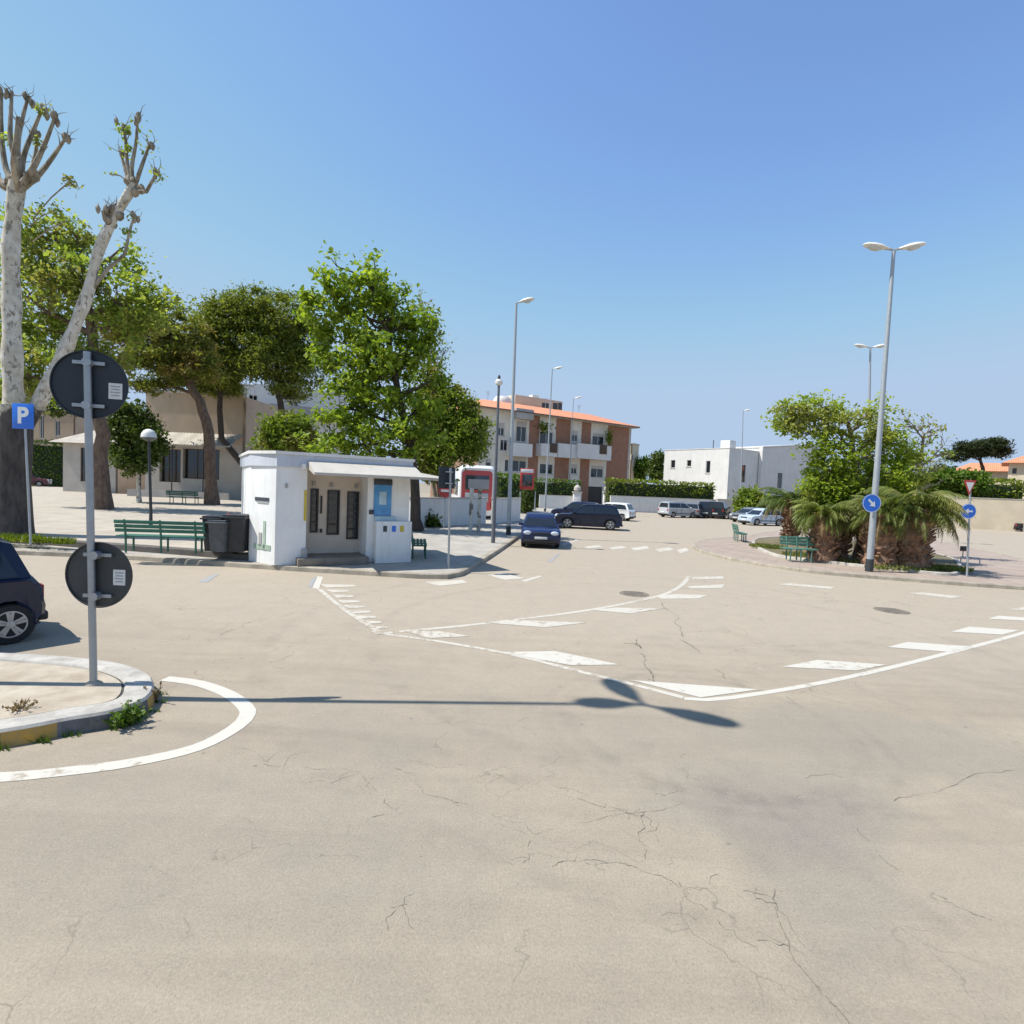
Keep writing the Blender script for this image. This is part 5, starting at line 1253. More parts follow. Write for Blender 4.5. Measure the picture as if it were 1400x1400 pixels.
# white apartment block behind the pines
A = D(308, 690, 66); B_ = D(470, 690, 72); f5 = Facade((A.x, A.y, 0), (B_.x, B_.y, 0)); zt3 = f5.uv(330, 527)[1]
root = thing('white_block', 'white apartment block with terraces between the pine trunks', 'building', f5.A, f5.rz)
hs = [f5.rect(318, 534, 326, 552), f5.rect(340, 540, 352, 556), f5.rect(395, 548, 408, 556), f5.rect(322, 562, 336, 580), f5.rect(360, 590, 372, 604)]
zb5 = f5.uv(420, 532)[1]; zm5 = f5.uv(420, 558)[1]; sx5 = f5.uv(345, 560)[0]
mb = MB(); wall_holes(mb, 0, sx5, 0, zt3, hs); wall_holes(mb, sx5, f5.L, 0, zb5, hs); mb.box((0, .4, 0), (sx5, 8, zt3-.01)); mb.box((sx5+.002, .4, 0), (f5.L, 8, zb5-.01)); mb.build('wall', 'wall_white', root, recalc=False)
for h in hs: window(root, h)
for (x0, x1, y0, y1) in ((312, 352, 553, 566), (368, 470, 556, 570)):
    h = f5.rect(x0, y0, x1, y1, 1.2); mb = MB(); mb.box((h[0], -1.2, h[1]), (h[2], -1.05, h[3])); mb.box((h[0], -1.05, h[1]), (h[2], -.003, h[1]+.2)); mb.build('balcony', 'wall_grey', root)
mb = MB(); mb.box((-.1, -.1, zt3), (sx5+.1, 8.1, zt3+.2)); mb.build('coping', 'wall_pale', root)

# --- right far side
A = D(1374, 700, 78); B_ = A+Vector((.75, -.66, 0))*13; f6 = Facade((A.x, A.y, 0), (B_.x, B_.y, 0))
root = thing('villa', 'cream villa with red tiled roof at the right edge', 'building', f6.A, f6.rz); z6 = f6.uv(1390, 633)[1]
hs = [f6.rect(1390, 660, 1397, 676), f6.rect(1384, 640, 1390, 648)]
mb = MB(); wall_holes(mb, 0, f6.L, 0, z6, hs); mb.box((0, .3, 0), (f6.L, 8, z6-.01)); mb.build('wall', 'wall_cream', root, recalc=False)
for h in hs: window(root, h, frame='shutter_brown')
mb = MB(); V = [(-.8, -.8, z6), (f6.L+.8, -.8, z6), (f6.L+.8, 9, z6), (-.8, 9, z6), (2.5, 4, z6+1.7), (f6.L-2.5, 4, z6+1.7)]; mb.add(V, [(0, 1, 5, 4), (1, 2, 5), (2, 3, 4, 5), (3, 0, 4), (3, 2, 1, 0)]); mb.build('roof', 'roof_tile', root)
A = D(1300, 700, 92); B_ = A+Vector((.77, -.64, 0))*7.5; f7 = Facade((A.x, A.y, 0), (B_.x, B_.y, 0)); z7 = f7.uv(1325, 644)[1]
root = thing('tiled_house', 'low house with orange tiled roof under the umbrella pine', 'building', f7.A, f7.rz)
hs = [f7.rect(1310, 655, 1318, 668)]; mb = MB(); wall_holes(mb, 0, f7.L, 0, z7, hs); mb.box((0, .3, 0), (f7.L, 6, z7-.01)); mb.build('wall', 'wall_cream', root, recalc=False); window(root, hs[0])
mb = MB(); V = [(-.6, -.6, z7), (f7.L+.6, -.6, z7), (f7.L+.6, 6.5, z7), (-.6, 6.5, z7), (2, 3, z7+1.5), (f7.L-2, 3, z7+1.5)]; mb.add(V, [(0, 1, 5, 4), (1, 2, 5), (2, 3, 4, 5), (3, 0, 4), (3, 2, 1, 0)]); mb.build('roof', 'roof_tile', root)
a = D(1090, 712, 66); b_ = D(1480, 740, 56)
low_wall('car_park_wall', 'long cream wall along the back of the side car park', (a.x, a.y), (b_.x, b_.y), D(1385, 683, 58).z, mat='wall_cream', th=.3)
hedge('garden_hedge', 'green hedge behind the car park wall at the right', (D(1110, 690, 69).x, 69), (D(1388, 690, 66).x, 66), 2.5, D(1350, 656, 67).z, 'leaf_hedge_yellow', dens=22, size=.35)

# ------------------------------------------------------------------ kiosk
A = P(375, 773, LZ); B_ = P(557, 767, LZ); fk = Facade((A.x, A.y, LZ), (B_.x, B_.y, LZ)); KLn = fk.L
root = thing('kiosk', 'white vending kiosk with projecting canopy, open front and blue poster', 'kiosk', fk.A, fk.rz)
def K(x0, y0, x1, y1, off=0): return fk.rect(x0, y0, x1, y1, off)
zk = fk.uv(390, 617)[1]; zroof = zk; zf0 = fk.uv(450, 641)[1]     # fascia bottom
s_a = fk.uv(419, 700)[0]; s_b = fk.uv(502, 700)[0]
dpt = 3.2; rec = .75
P0 = P(340, 766.5, LZ)-fk.A; p0s, p0d = P0.dot(fk.u), -P0.dot(fk.n)
P4 = D(329, 740, 19.0)-fk.A; p4s, p4d = P4.dot(fk.u), -P4.dot(fk.n)
mb = MB()
# angled left end wall and solid front wall
ring0 = [(p0s, p0d), (0, 0), (s_a, 0), (s_a, rec), (s_b, rec), (s_b, 0), (KLn, 0), (KLn, dpt), (p4s, p4d)]
nn = len(ring0); vs = [(x, y, 0) for x, y in ring0]+[(x, y, zf0+.0) for x, y in ring0]
fs = [(i, (i+1) % nn, nn+(i+1) % nn, nn+i) for i in range(nn) if i != 3]
mb.add(vs, fs); mb.build('wall', 'kiosk_white', root)
# recessed inner wall with three machine windows
hs = [K(424, 668, 435, 728, -rec), K(447, 670, 464, 731, -rec), K(474, 672, 490, 737, -rec)]
mb = MB(); wall_holes(mb, s_a, s_b, 0, zf0, hs, .15, y=rec+.002); mb.build('inner_wall', 'kiosk_inner', root, recalc=False)
for h in hs:
    a, c_, b_, d_ = h
    m1 = MB(); y = rec+.08; t_ = .04
    m1.box((a, y-.12, c_), (a+t_, y, d_)); m1.box((b_-t_, y-.12, c_), (b_, y, d_)); m1.box((a+t_, y-.12, c_), (b_-t_, y, c_+t_)); m1.box((a+t_, y-.12, d_-t_), (b_-t_, y, d_)); m1.box((a+t_, y-.11, c_+.28), (b_-t_, y, c_+.32))
    vm = m1.build('vending_machine', 'metal_dark', root); m1 = MB(); m1.box((a+.01, y-.03, c_+.01), (b_-.01, y+.05, d_-.01)); m1.build('glass', 'glass_mid', vm)
    m1 = MB()
    for q in range(5):
        for r_ in range(3): m1.box((a+t_+.02+r_*(b_-a-.1)/3, y-.045, c_+.42+q*.19), (a+t_+(r_+.7)*(b_-a-.1)/3, y-.032, c_+.54+q*.19))
    m1.build('goods', 'bin_grey', vm)
for (x0, y0, x1, y1, mt) in ((438, 678, 440, 702, 'metal_dark'), (494, 680, 496.5, 702, 'metal_dark'), (427, 658, 431, 664, 'wall_grey'), (451, 660, 455, 666, 'wall_grey'), (485, 662, 489, 668, 'wall_grey'), (437, 723, 440, 728, 'metal_dark'), (493, 722, 496, 726, 'metal_dark')):
    h = K(x0, y0, x1, y1, -rec); mb = MB(); mb.box((h[0], rec-.07, h[1]), (h[2], rec, h[3]), .005); mb.build('wall_fitting', mt, root)
# floor/step and roof
mb = MB(); mb.box((s_a-.25, -.35, 0), (s_b+.0, rec, .20), .012); mb.build('step', 'kiosk_step', root)
ring1 = [(p0s-.03, p0d-.03), (0, -.06), (KLn+.06, -.06), (KLn+.06, dpt+.1), (p4s-.06, p4d+.06)]
mb = MB(); mb.prism(ring1, zf0, zk-.08, 'z'); mb.build('fascia', 'kiosk_fascia', root)
mb = MB(); mb.prism([(x+(.04 if x > 1 else -.04), y+(.04 if y > 1 else -.04)) for x, y in ring1], zk-.079, zk, 'z'); mb.build('roof', 'wall_white', root)
# canopy: wedge slab projecting forwards and to the right
pr = .95; zc0 = zf0-.02
s_c = .95
mb = MB(); e = 1.0
V = [(s_a-.0, -.062, zc0), (KLn+.1, -.062, zc0), (KLn+.1, -pr, zc0-.17), (s_a, -pr, zc0-.17), (s_a, -.062, zc0+.22), (KLn+.1, -.062, zc0+.22), (KLn+.1, -pr, zc0-.10), (s_a, -pr, zc0-.10)]
mb.add(V, [(3, 2, 1, 0), (4, 5, 6, 7), (0, 1, 5, 4), (1, 2, 6, 5), (2, 3, 7, 6), (3, 0, 4, 7)])
V = [(KLn+.1, -pr, zc0-.17), (KLn+.1, 1.6, zc0-.02), (KLn+1.0, 1.6, zc0-.17), (KLn+1.0, -pr, zc0-.19), (KLn+.1, -pr, zc0-.10), (KLn+.1, 1.6, zc0+.18), (KLn+1.0, 1.6, zc0-.10), (KLn+1.0, -pr, zc0-.12)]
mb.add(V, [(0, 1, 2, 3), (7, 6, 5, 4), (1, 5, 6, 2), (2, 6, 7, 3), (3, 7, 4, 0)])
mb.build('canopy', 'canopy_cream', root)
# right block: poster, screen header, lower cabinet with labels
h = K(511, 657, 535, 705); mb = MB(); mb.box((h[0], -.03, h[1]), (h[2], -.002, h[3]), .006); ps = mb.build('poster', 'poster_blue', root)
h2 = K(511, 655, 536, 663); mb = MB(); mb.box((h2[0], -.045, h2[1]), (h2[2], -.031, h2[3]), .004); mb.build('poster_header', 'pole_dark', ps)
h2 = K(518, 672, 528, 690); mb = MB(); mb.box((h2[0], -.04, h2[1]), (h2[2], -.031, h2[3]), .004); mb.build('poster_picture', 'poster_pale', ps)
cab = K(514, 713, 557.5, 767, .32); mb = MB(); mb.box((cab[0], -.32, .0), (KLn-.01, -.003, cab[3]), .015); cb = mb.build('cabinet', 'kiosk_white', root)
h = K(512, 706, 541, 713, .05); mb = MB(); mb.box((h[0], -.10, h[1]), (h[2], -.003, h[3]), .01); mb.build('ledge', 'poster_pale', root)
for (x0, mt) in ((524, 'ink'), (536, 'sign_blue'), (547, 'yellow_label')):
    h = K(x0, 719, x0+5.2, 727, .33); mb = MB(); mb.box((h[0], -.335, h[1]), (h[2], -.321, h[3]), .003); mb.build('label_plate', mt, cb)
h = K(504.5, 697, 510, 703); mb = MB(); mb.box((h[0], -.06, h[1]), (h[2], -.002, h[3]), .01); mb.build('coin_slot', 'ink', root)
# left end wall: dark sign strip, plant drawing, flood lamp, yellow edge strip
e1 = Vector((p0s, p0d, 0)); e2 = Vector((0, 0, 0)); ue = (e2-e1).normalized(); ne = Vector((ue.y, -ue.x, 0)); Le = (e2-e1).length
fe_ = Facade(tuple(fk.A+fk.u*p0s-fk.n*p0d), tuple(fk.A))
def on_end(x0, y0, x1, y1, off, mat, nm, th=.012):
    h = fe_.rect(x0, y0, x1, y1, off); mb = MB()
    mid = e1+ue*((h[0]+h[2])/2)+Vector((0, 0, (h[1]+h[3])/2))+ne*(off+th/2); mb.obox(mid, ue, ne, Vector((0, 0, 1)), (h[2]-h[0])/2, th/2, (h[3]-h[1])/2); return mb.build(nm, mat, root)
on_end(349, 680, 368, 685, .002, 'ink', 'sign_strip'); on_end(352, 686.5, 367, 688, .002, 'wall_grey', 'sign_line')
on_end(360, 712, 363, 752, .002, 'green_paint', 'painted_stem'); on_end(347, 744, 370, 751, .002, 'green_paint', 'painted_grass'); on_end(354, 728, 358, 747, .002, 'wall_grey', 'painted_leaf')
mb = MB(); h = K(411, 634, 417, 642); mb.box((h[0], -.2, h[1]), (h[2], -.065, h[3]), .02); mb.build('flood_lamp', 'lamp_white', root)
h = K(415.5, 670, 419, 712); mb = MB(); mb.box((h[0], -.008, h[1]), (h[2], -.001, h[3])); mb.build('edge_strip', 'yellow_label', root)
h = K(390, 661, 393, 667); mb = MB(); mb.box((h[0], -.05, h[1]), (h[2], -.002, h[3]), .005); mb.build('wall_fitting', 'wall_grey', root)
h = K(412, 750, 419, 766); mb = MB(); mb.box((h[0], -.12, .02), (h[2], -.003, h[3]), .01); mb.build('junction_box', 'wall_grey', root)

# ------------------------------------------------------------------ trees
# pollarded plane tree at the left edge
b = P(14, 730, PZ); y0 = b.y
root = thing('pollarded_plane_tree', 'pollarded plane tree with pale bark and bare knuckled stubs at the left edge', 'tree', b)
rg3 = np.random.default_rng(5)
def path(pxs, rs, amp=.02):
    pts = [D(px, py, y0+dy) for px, py, dy in pxs]; return resample(pts, .5), rs
def rads(n, r0_, r1_): return [r0_+(r1_-r0_)*i/(n-1) for i in range(n)]
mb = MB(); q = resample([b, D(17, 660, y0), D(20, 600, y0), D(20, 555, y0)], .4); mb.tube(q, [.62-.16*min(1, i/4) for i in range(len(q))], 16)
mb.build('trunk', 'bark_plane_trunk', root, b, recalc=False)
mb = MB()
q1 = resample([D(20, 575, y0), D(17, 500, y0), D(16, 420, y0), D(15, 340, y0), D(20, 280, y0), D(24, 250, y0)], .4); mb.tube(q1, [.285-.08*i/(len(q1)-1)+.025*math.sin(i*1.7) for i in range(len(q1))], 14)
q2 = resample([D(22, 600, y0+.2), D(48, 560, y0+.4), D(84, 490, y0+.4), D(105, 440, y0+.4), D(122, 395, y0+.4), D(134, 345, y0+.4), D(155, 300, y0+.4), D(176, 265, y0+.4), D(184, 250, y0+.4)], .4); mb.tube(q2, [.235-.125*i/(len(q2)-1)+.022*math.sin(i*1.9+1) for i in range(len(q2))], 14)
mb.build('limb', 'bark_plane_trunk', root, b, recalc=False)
mb = MB()
def stub(pxs, r0_, r1_, knob=True):
    pts = resample([D(px, py, y0+dy) for px, py, dy in pxs], .25); mb.tube(pts, rads(len(pts), r0_, r1_), 8)
    if knob:
        for k_ in range(2):
            i_ = int(rg3.integers(len(pts)//3, len(pts))); c = pts[i_]; tp_ = c+Vector((rg3.normal()*.22, rg3.normal()*.22, rg3.uniform(.1, .35))); mb.tube([c, c.lerp(tp_, .6)+Vector(rg3.standard_normal(3))*.03, tp_], [r1_*.5, r1_*.35, .008], 5)
        for j in range(4):
            c = pts[-1]+Vector(rg3.standard_normal(3))*.07; r_ = rg3.uniform(.45, 1.0); mb.lathe([(.02, -.16*r_), (.075*r_, -.06), (.09*r_, .03), (.03, .14*r_)], 6, c=c)
            tp_ = c+Vector((rg3.normal()*.18, rg3.normal()*.18, rg3.uniform(.15, .45))); mb.tube([c, c.lerp(tp_, .5)+Vector(rg3.standard_normal(3))*.04, tp_], [.014, .010, .004], 4)
for s_ in ([(24, 260, 0), (8, 230, .2), (2, 180, .3), (2, 125, .3)], [(26, 258, 0), (22, 220, -.3), (14, 190, -.3), (16, 130, -.2)], [(26, 250, 0), (24, 200, .1), (30, 165, .2), (38, 134, .2)],
           [(28, 252, .2), (32, 215, .5), (45, 180, .6), (58, 148, .6)], [(28, 255, -.2), (44, 232, -.3), (60, 200, -.3), (76, 158, -.3)], [(30, 258, 0), (52, 240, .1), (72, 215, .2), (90, 188, .2)],
           [(26, 255, .3), (44, 230, .8), (50, 200, .9), (50, 185, .9)], [(20, 262, .3), (4, 250, .7), (-14, 220, .8), (-20, 160, .8)], [(18, 262, 0), (-4, 250, 0), (-24, 232, 0), (-40, 180, 0)], [(26, 262, -.4), (18, 225, -.9), (22, 190, -1.1), (24, 160, -1.1)]): stub(s_, .10, .04)
for s_ in ([(182, 255, .4), (174, 225, .4), (172, 195, .4), (169, 172, .4)], [(182, 255, .4), (180, 230, .4), (186, 195, .4), (188, 166, .4)], [(184, 255, .4), (192, 232, .4), (200, 210, .5), (204, 198, .5)],
           [(184, 262, .4), (200, 262, .3), (208, 248, .3), (214, 236, .3)], [(178, 258, .4), (172, 235, .6), (165, 210, .7)], [(150, 308, .4), (143, 300, .2), (140, 288, .1)], [(158, 300, .4), (158, 290, .6), (156, 284, .7)],
           [(122, 400, .4), (150, 365, .5), (170, 348, .6), (176, 320, .6), (182, 300, .6)]): stub(s_, .07, .035)
for c in (D(24, 246, y0), D(40, 242, y0), D(12, 250, y0), D(186, 252, y0+.4), D(156, 294, y0+.4), D(150, 302, y0+.4)):
    for j in range(5): mb.lathe([(.03, -.16), (.10, -.09), (.13, .0), (.09, .10), (.02, .17)], 7, c=c+Vector(rg3.standard_normal(3))*.13)
mb.build('stubs', 'bark_stub', root, b, recalc=False)
cl = np.array([tuple(D(px, py, y0+dy)) for px, py, dy in ((92, 245, .2), (98, 252, .3), (70, 285, .1), (90, 300, .4), (105, 305, .5), (174, 205, .4), (164, 210, .7), (189, 168, .4), (170, 180, .4), (203, 200, .5), (215, 238, .3), (183, 298, .6), (176, 318, .6), (80, 290, .1), (150, 238, .2), (58, 152, .6), (50, 195, .8), (10, 190, 0), (170, 176, .4))])
twm = MB()
for px, py, fx, fy in ((95, 248, 45, 300), (92, 302, 45, 330), (75, 288, 40, 310), (150, 238, 178, 250)): twm.tube(resample([D(fx, fy, y0), D((px+fx)/2, (py+fy)/2-4, y0), D(px, py, y0)], .4), .02, 5)
twm.build('twigs', 'bark_stub', root, b, recalc=False)
leaf_mesh('crown', 'leaf_mid', scatter(cl, 30, .26, rng=rg3), .12, root, b, rng=rg3)

# loose green tree with brown trunk behind the round sign
q = P(140, 696, PZ)
tree('broadleaf_tree', 'loose light green tree with straight brown trunk behind the round sign', 'tree', q, q.y, [(139, 620, 0), (133, 540, 0), (125, 460, 0), (118, 380, 0)],
     [(60, 320, 42, 30), (40, 380, 50, 50), (95, 390, 40, 50), (60, 460, 60, 50), (150, 400, 45, 45), (205, 405, 45, 30), (190, 440, 40, 30), (120, 500, 60, 35), (30, 530, 40, 40), (100, 330, 30, 25), (15, 440, 30, 60), (170, 350, 25, 25)],
     'leaf_mid', 'bark_brown', 330, 44, .66, .27, tr=.42, seed=3, limb_r=.18, twig_frac=.6, lo=.1, upb=.6)
# pine with leaning trunk
q = P(290, 690, PZ)
tree('pine_tree', 'olive umbrella pine with slanting dark trunk over the low tan building', 'tree', q, q.y, [(286, 590, 0), (272, 548, 0), (255, 515, 0), (245, 480, 0), (240, 450, 0)],
     [(165, 430, 35, 18), (195, 450, 45, 24), (235, 445, 40, 25), (262, 480, 35, 22), (215, 480, 40, 16), (185, 495, 30, 10), (250, 510, 42, 14), (150, 455, 25, 18), (275, 500, 22, 20), (200, 530, 30, 10)],
     'leaf_pine_olive', 'bark_brown', 300, 80, .55, .28, ratio=.34, tr=.40, seed=4, limb_r=.14, flat=.5, upb=.5, lo=.3)
# dark pines
q = P(392, 690, PZ)
tree('pine_tree', 'dense dark pine with rounded crown left of the bright green tree', 'tree', q+Vector((0, 3, 0)), q.y+3, [(388, 600, 0), (384, 545, 0), (378, 500, 0), (370, 460, 0)],
     [(310, 430, 34, 26), (345, 425, 36, 26), (385, 435, 38, 28), (410, 470, 34, 36), (375, 490, 45, 35), (420, 505, 28, 28), (345, 470, 36, 35), (300, 465, 30, 32), (395, 530, 30, 14), (325, 505, 22, 14)],
     'leaf_pine', 'bark_dark', 520, 90, .72, .30, ratio=.34, tr=.36, seed=5, limb_r=.15, flat=.6, upb=.5, lo=.5)
q = P(300, 690, PZ)
tree('pine_tree', 'darkest pine crown between the olive pine and the dense pine', 'tree', q+Vector((.5, 8, 0)), q.y+8, [(302, 600, 0), (300, 540, 0), (295, 500, 0), (290, 470, 0)],
     [(285, 445, 20, 28), (270, 500, 28, 28), (300, 500, 30, 28), (295, 525, 30, 14), (240, 510, 24, 14)],
     'leaf_pine', 'bark_dark', 260, 90, .7, .32, ratio=.34, tr=.3, seed=6, limb_r=.12, flat=.6, upb=.5, lo=.4)
# small lollipop tree by the globe lamp
q = P(190, 687, PZ)
tree('small_evergreen_tree', 'small dense dark tree with thin pale trunk by the globe lamp', 'tree', q, q.y, [(189, 645, 0), (187, 610, 0)], [(180, 580, 26, 26), (176, 610, 22, 30), (205, 605, 18, 28), (188, 630, 20, 14)], 'leaf_dark', 'bark_plane', 300, 34, .5, .26, tr=.14, seed=7, limb_r=.07, lo=.5)
# big bright tree behind the kiosk
q = P(571, 726, LZ)
tree('broadleaf_tree', 'tall bright green broadleaf tree with open crown behind the white kiosk', 'tree', q, q.y, [(568, 670, 0), (560, 610, 0), (545, 540, 0), (530, 460, 0), (512, 400, 0)],
     [(510, 362, 20, 18), (452, 360, 12, 14), (470, 395, 38, 24), (520, 400, 34, 28), (440, 425, 32, 26), (490, 440, 46, 32), (550, 425, 38, 32), (575, 450, 26, 28), (455, 480, 34, 28), (515, 490, 46, 34), (565, 495, 30, 28), (475, 530, 36, 22), (520, 540, 48, 28), (470, 570, 34, 20), (525, 585, 46, 26), (450, 605, 34, 14), (500, 615, 44, 18), (555, 610, 34, 24), (580, 560, 26, 28), (585, 600, 26, 24), (594, 530, 16, 22)],
     'leaf_bright', 'bark_dark', 300, 62, .46, .24, tr=.26, seed=8, limb_r=.12, twig_frac=.8, lo=.25, twig_r=.035, upb=.7)
# olive tree right of it
q = P(603, 722, LZ)
tree('broadleaf_tree', 'darker olive green tree right of the tall bright tree, partly bare on top', 'tree', q+Vector((.3, 2.5, 0)), q.y+2.5, [(602, 680, 0), (598, 630, 0), (595, 580, 0)],
     [(585, 555, 30, 26), (620, 560, 32, 30), (645, 590, 22, 30), (600, 600, 44, 34), (642, 612, 22, 24), (612, 535, 20, 16), (588, 520, 18, 22), (592, 640, 24, 20), (575, 620, 26, 28)],
     'leaf_olive', 'bark_brown', 400, 50, .46, .20, tr=.2, seed=9, limb_r=.09, lo=.3, twig_frac=.6)
# sparse bare-ish tree top between them
q = P(590, 722, LZ)
tree('bare_tree', 'nearly bare grey tree top sticking out right of the tall bright tree', 'tree', q+Vector((-.2, 5, 0)), q.y+5, [(588, 640, 0), (586, 560, 0), (588, 500, 0)],
     [(600, 470, 14, 30), (585, 430, 18, 24), (606, 500, 10, 30), (575, 410, 16, 14), (612, 480, 6, 18), (595, 520, 20, 18)], 'leaf_olive', 'bark_stub', 150, 3, .35, .18, tr=.16, seed=10, limb_r=.07, twig_frac=1, lo=.1, twig_r=.03)
# bush behind the kiosk
q = P(398, 668, PZ); tree('round_bush', 'olive round bush showing over the left end of the kiosk roof', 'bush', (D(398, 660, 34).x, 34, PZ), 34, [(398, 640, 0), (397, 610, 0)], [(380, 590, 18, 18), (405, 585, 22, 20), (395, 605, 34, 16)], 'leaf_olive', 'bark_brown', 260, 34, .45, .24, tr=.14, seed=12, limb_r=.06, lo=.45)
# dark shrub foot of the trees right of the kiosk
for i, (px, py, rx, ry, yy, lab) in enumerate(((583, 712, 14, 8, 30, 'low dark shrub at the foot of the tall bright tree'),)):
    bb = D(px, 722, yy); bb.z = LZ; tree('low_shrub', lab, 'bush', bb, yy, [(px, 716, 0)], [(px, py, rx, ry)], 'leaf_dark', 'bark_dark', 60, 30, .3, .18, tr=.05, seed=30+i, limb_r=.02)

# right island tree
q = P(1178, 764, .19)+Vector((0, -1.0, 0))
tree('broadleaf_tree', 'broad light green tree with gappy crown rising from the palm bed', 'tree', q+Vector((0, 1.2, 0)), q.y+1.2, [(1178, 700, 0), (1170, 650, 0), (1165, 610, 0), (1160, 580, 0)],
     [(1085, 575, 24, 22), (1115, 560, 24, 18), (1150, 570, 26, 26), (1190, 570, 24, 24), (1110, 605, 26, 22), (1150, 620, 30, 28), (1195, 610, 26, 26), (1125, 645, 28, 22), (1165, 660, 38, 28), (1210, 650, 34, 26), (1135, 690, 28, 22), (1180, 690, 34, 18), (1235, 640, 22, 22), (1218, 600, 14, 18), (1250, 665, 18, 16), (1150, 668, 30, 18), (1200, 680, 34, 18), (1125, 665, 24, 18), (1070, 560, 10, 10), (1240, 610, 12, 20), (1172, 705, 26, 18), (1216, 690, 26, 22), (1246, 690, 20, 18), (1120, 690, 22, 16), (1195, 715, 24, 14), (1235, 705, 22, 14), (1160, 720, 20, 12), (1262, 640, 14, 20), (1130, 590, 20, 20)],
     'leaf_island', 'bark_brown', 560, 48, .34, .14, tr=.20, seed=13, limb_r=.07, twig_frac=.8, lo=.15, twig_r=.024, upb=.6)
q = P(1248, 766, .19)
tree('bare_tree', 'nearly bare grey tree with thin upright stems right of the island lamp', 'tree', q+Vector((0, 2.2, 0)), q.y+2.2, [(1252, 690, 0), (1258, 640, 0), (1262, 600, 0)],
     [(1258, 580, 10, 22), (1275, 590, 14, 26), (1235, 580, 14, 24), (1290, 620, 16, 24), (1250, 620, 24, 22), (1265, 650, 26, 18)], 'leaf_mid', 'bark_stub', 170, 3, .3, .15, tr=.14, seed=14, limb_r=.05, twig_frac=1, lo=.05, twig_r=.022)
# umbrella pine far right
q = D(1345, 690, 82); q.z = 0
tree('umbrella_pine', 'flat-topped umbrella pine on the skyline at the right', 'tree', q, 82, [(1347, 660, 0), (1343, 640, 0), (1340, 625, 0)], [(1310, 622, 16, 8), (1330, 612, 20, 9), (1352, 608, 18, 8), (1366, 618, 14, 8), (1338, 620, 16, 5)], 'leaf_pine_dark', 'bark_dark', 260, 44, .7, .42, ratio=.25, tr=.4, seed=15, limb_r=.25, flat=.45, lo=.3)
# distant bits of greenery
for i, (nm, lab, ct, px, base_py, yy, crown, lf) in enumerate((('far_tree', 'small dark palm-like tree at the left edge of the white house', 'tree', 899, 690, 104, [(899, 630, 8, 12), (897, 645, 9, 12)], 'leaf_dark'),
        ('far_tree', 'pale green tree between the brick house and the white house', 'tree', 874, 690, 112, [(872, 645, 12, 10), (880, 635, 10, 9)], 'leaf_hedge'),
        ('far_tree', 'bushy tree behind the car park wall right of the palms', 'tree', 1302, 690, 64, [(1296, 655, 24, 14), (1320, 662, 26, 14)], 'leaf_hedge'),
        ('far_tree', 'dark tree behind the house at the far left beyond the parking sign', 'tree', 60, 690, 72, [(20, 540, 45, 30), (80, 545, 40, 26)], 'leaf_dark'),
        ('far_shrub', 'dark shrub in front of the white house behind the scooters', 'bush', 1028, 705, 58, [(1028, 684, 14, 10), (1024, 692, 12, 9)], 'leaf_olive'),
        ('far_tree', 'green tree mass behind the island crown at the right', 'tree', 1255, 690, 72, [(1230, 660, 30, 16), (1265, 662, 26, 16), (1200, 665, 26, 14)], 'leaf_dark'))):
    bb = D(px, base_py, yy); bb.z = 0
    tree(nm, lab, ct, bb, yy, [(px, base_py-14, 0), (crown[0][0], crown[0][1], 0)], crown, lf, 'bark_dark', 130, 36, .7, .42, tr=.15, seed=40+i, limb_r=.08, lo=.3)

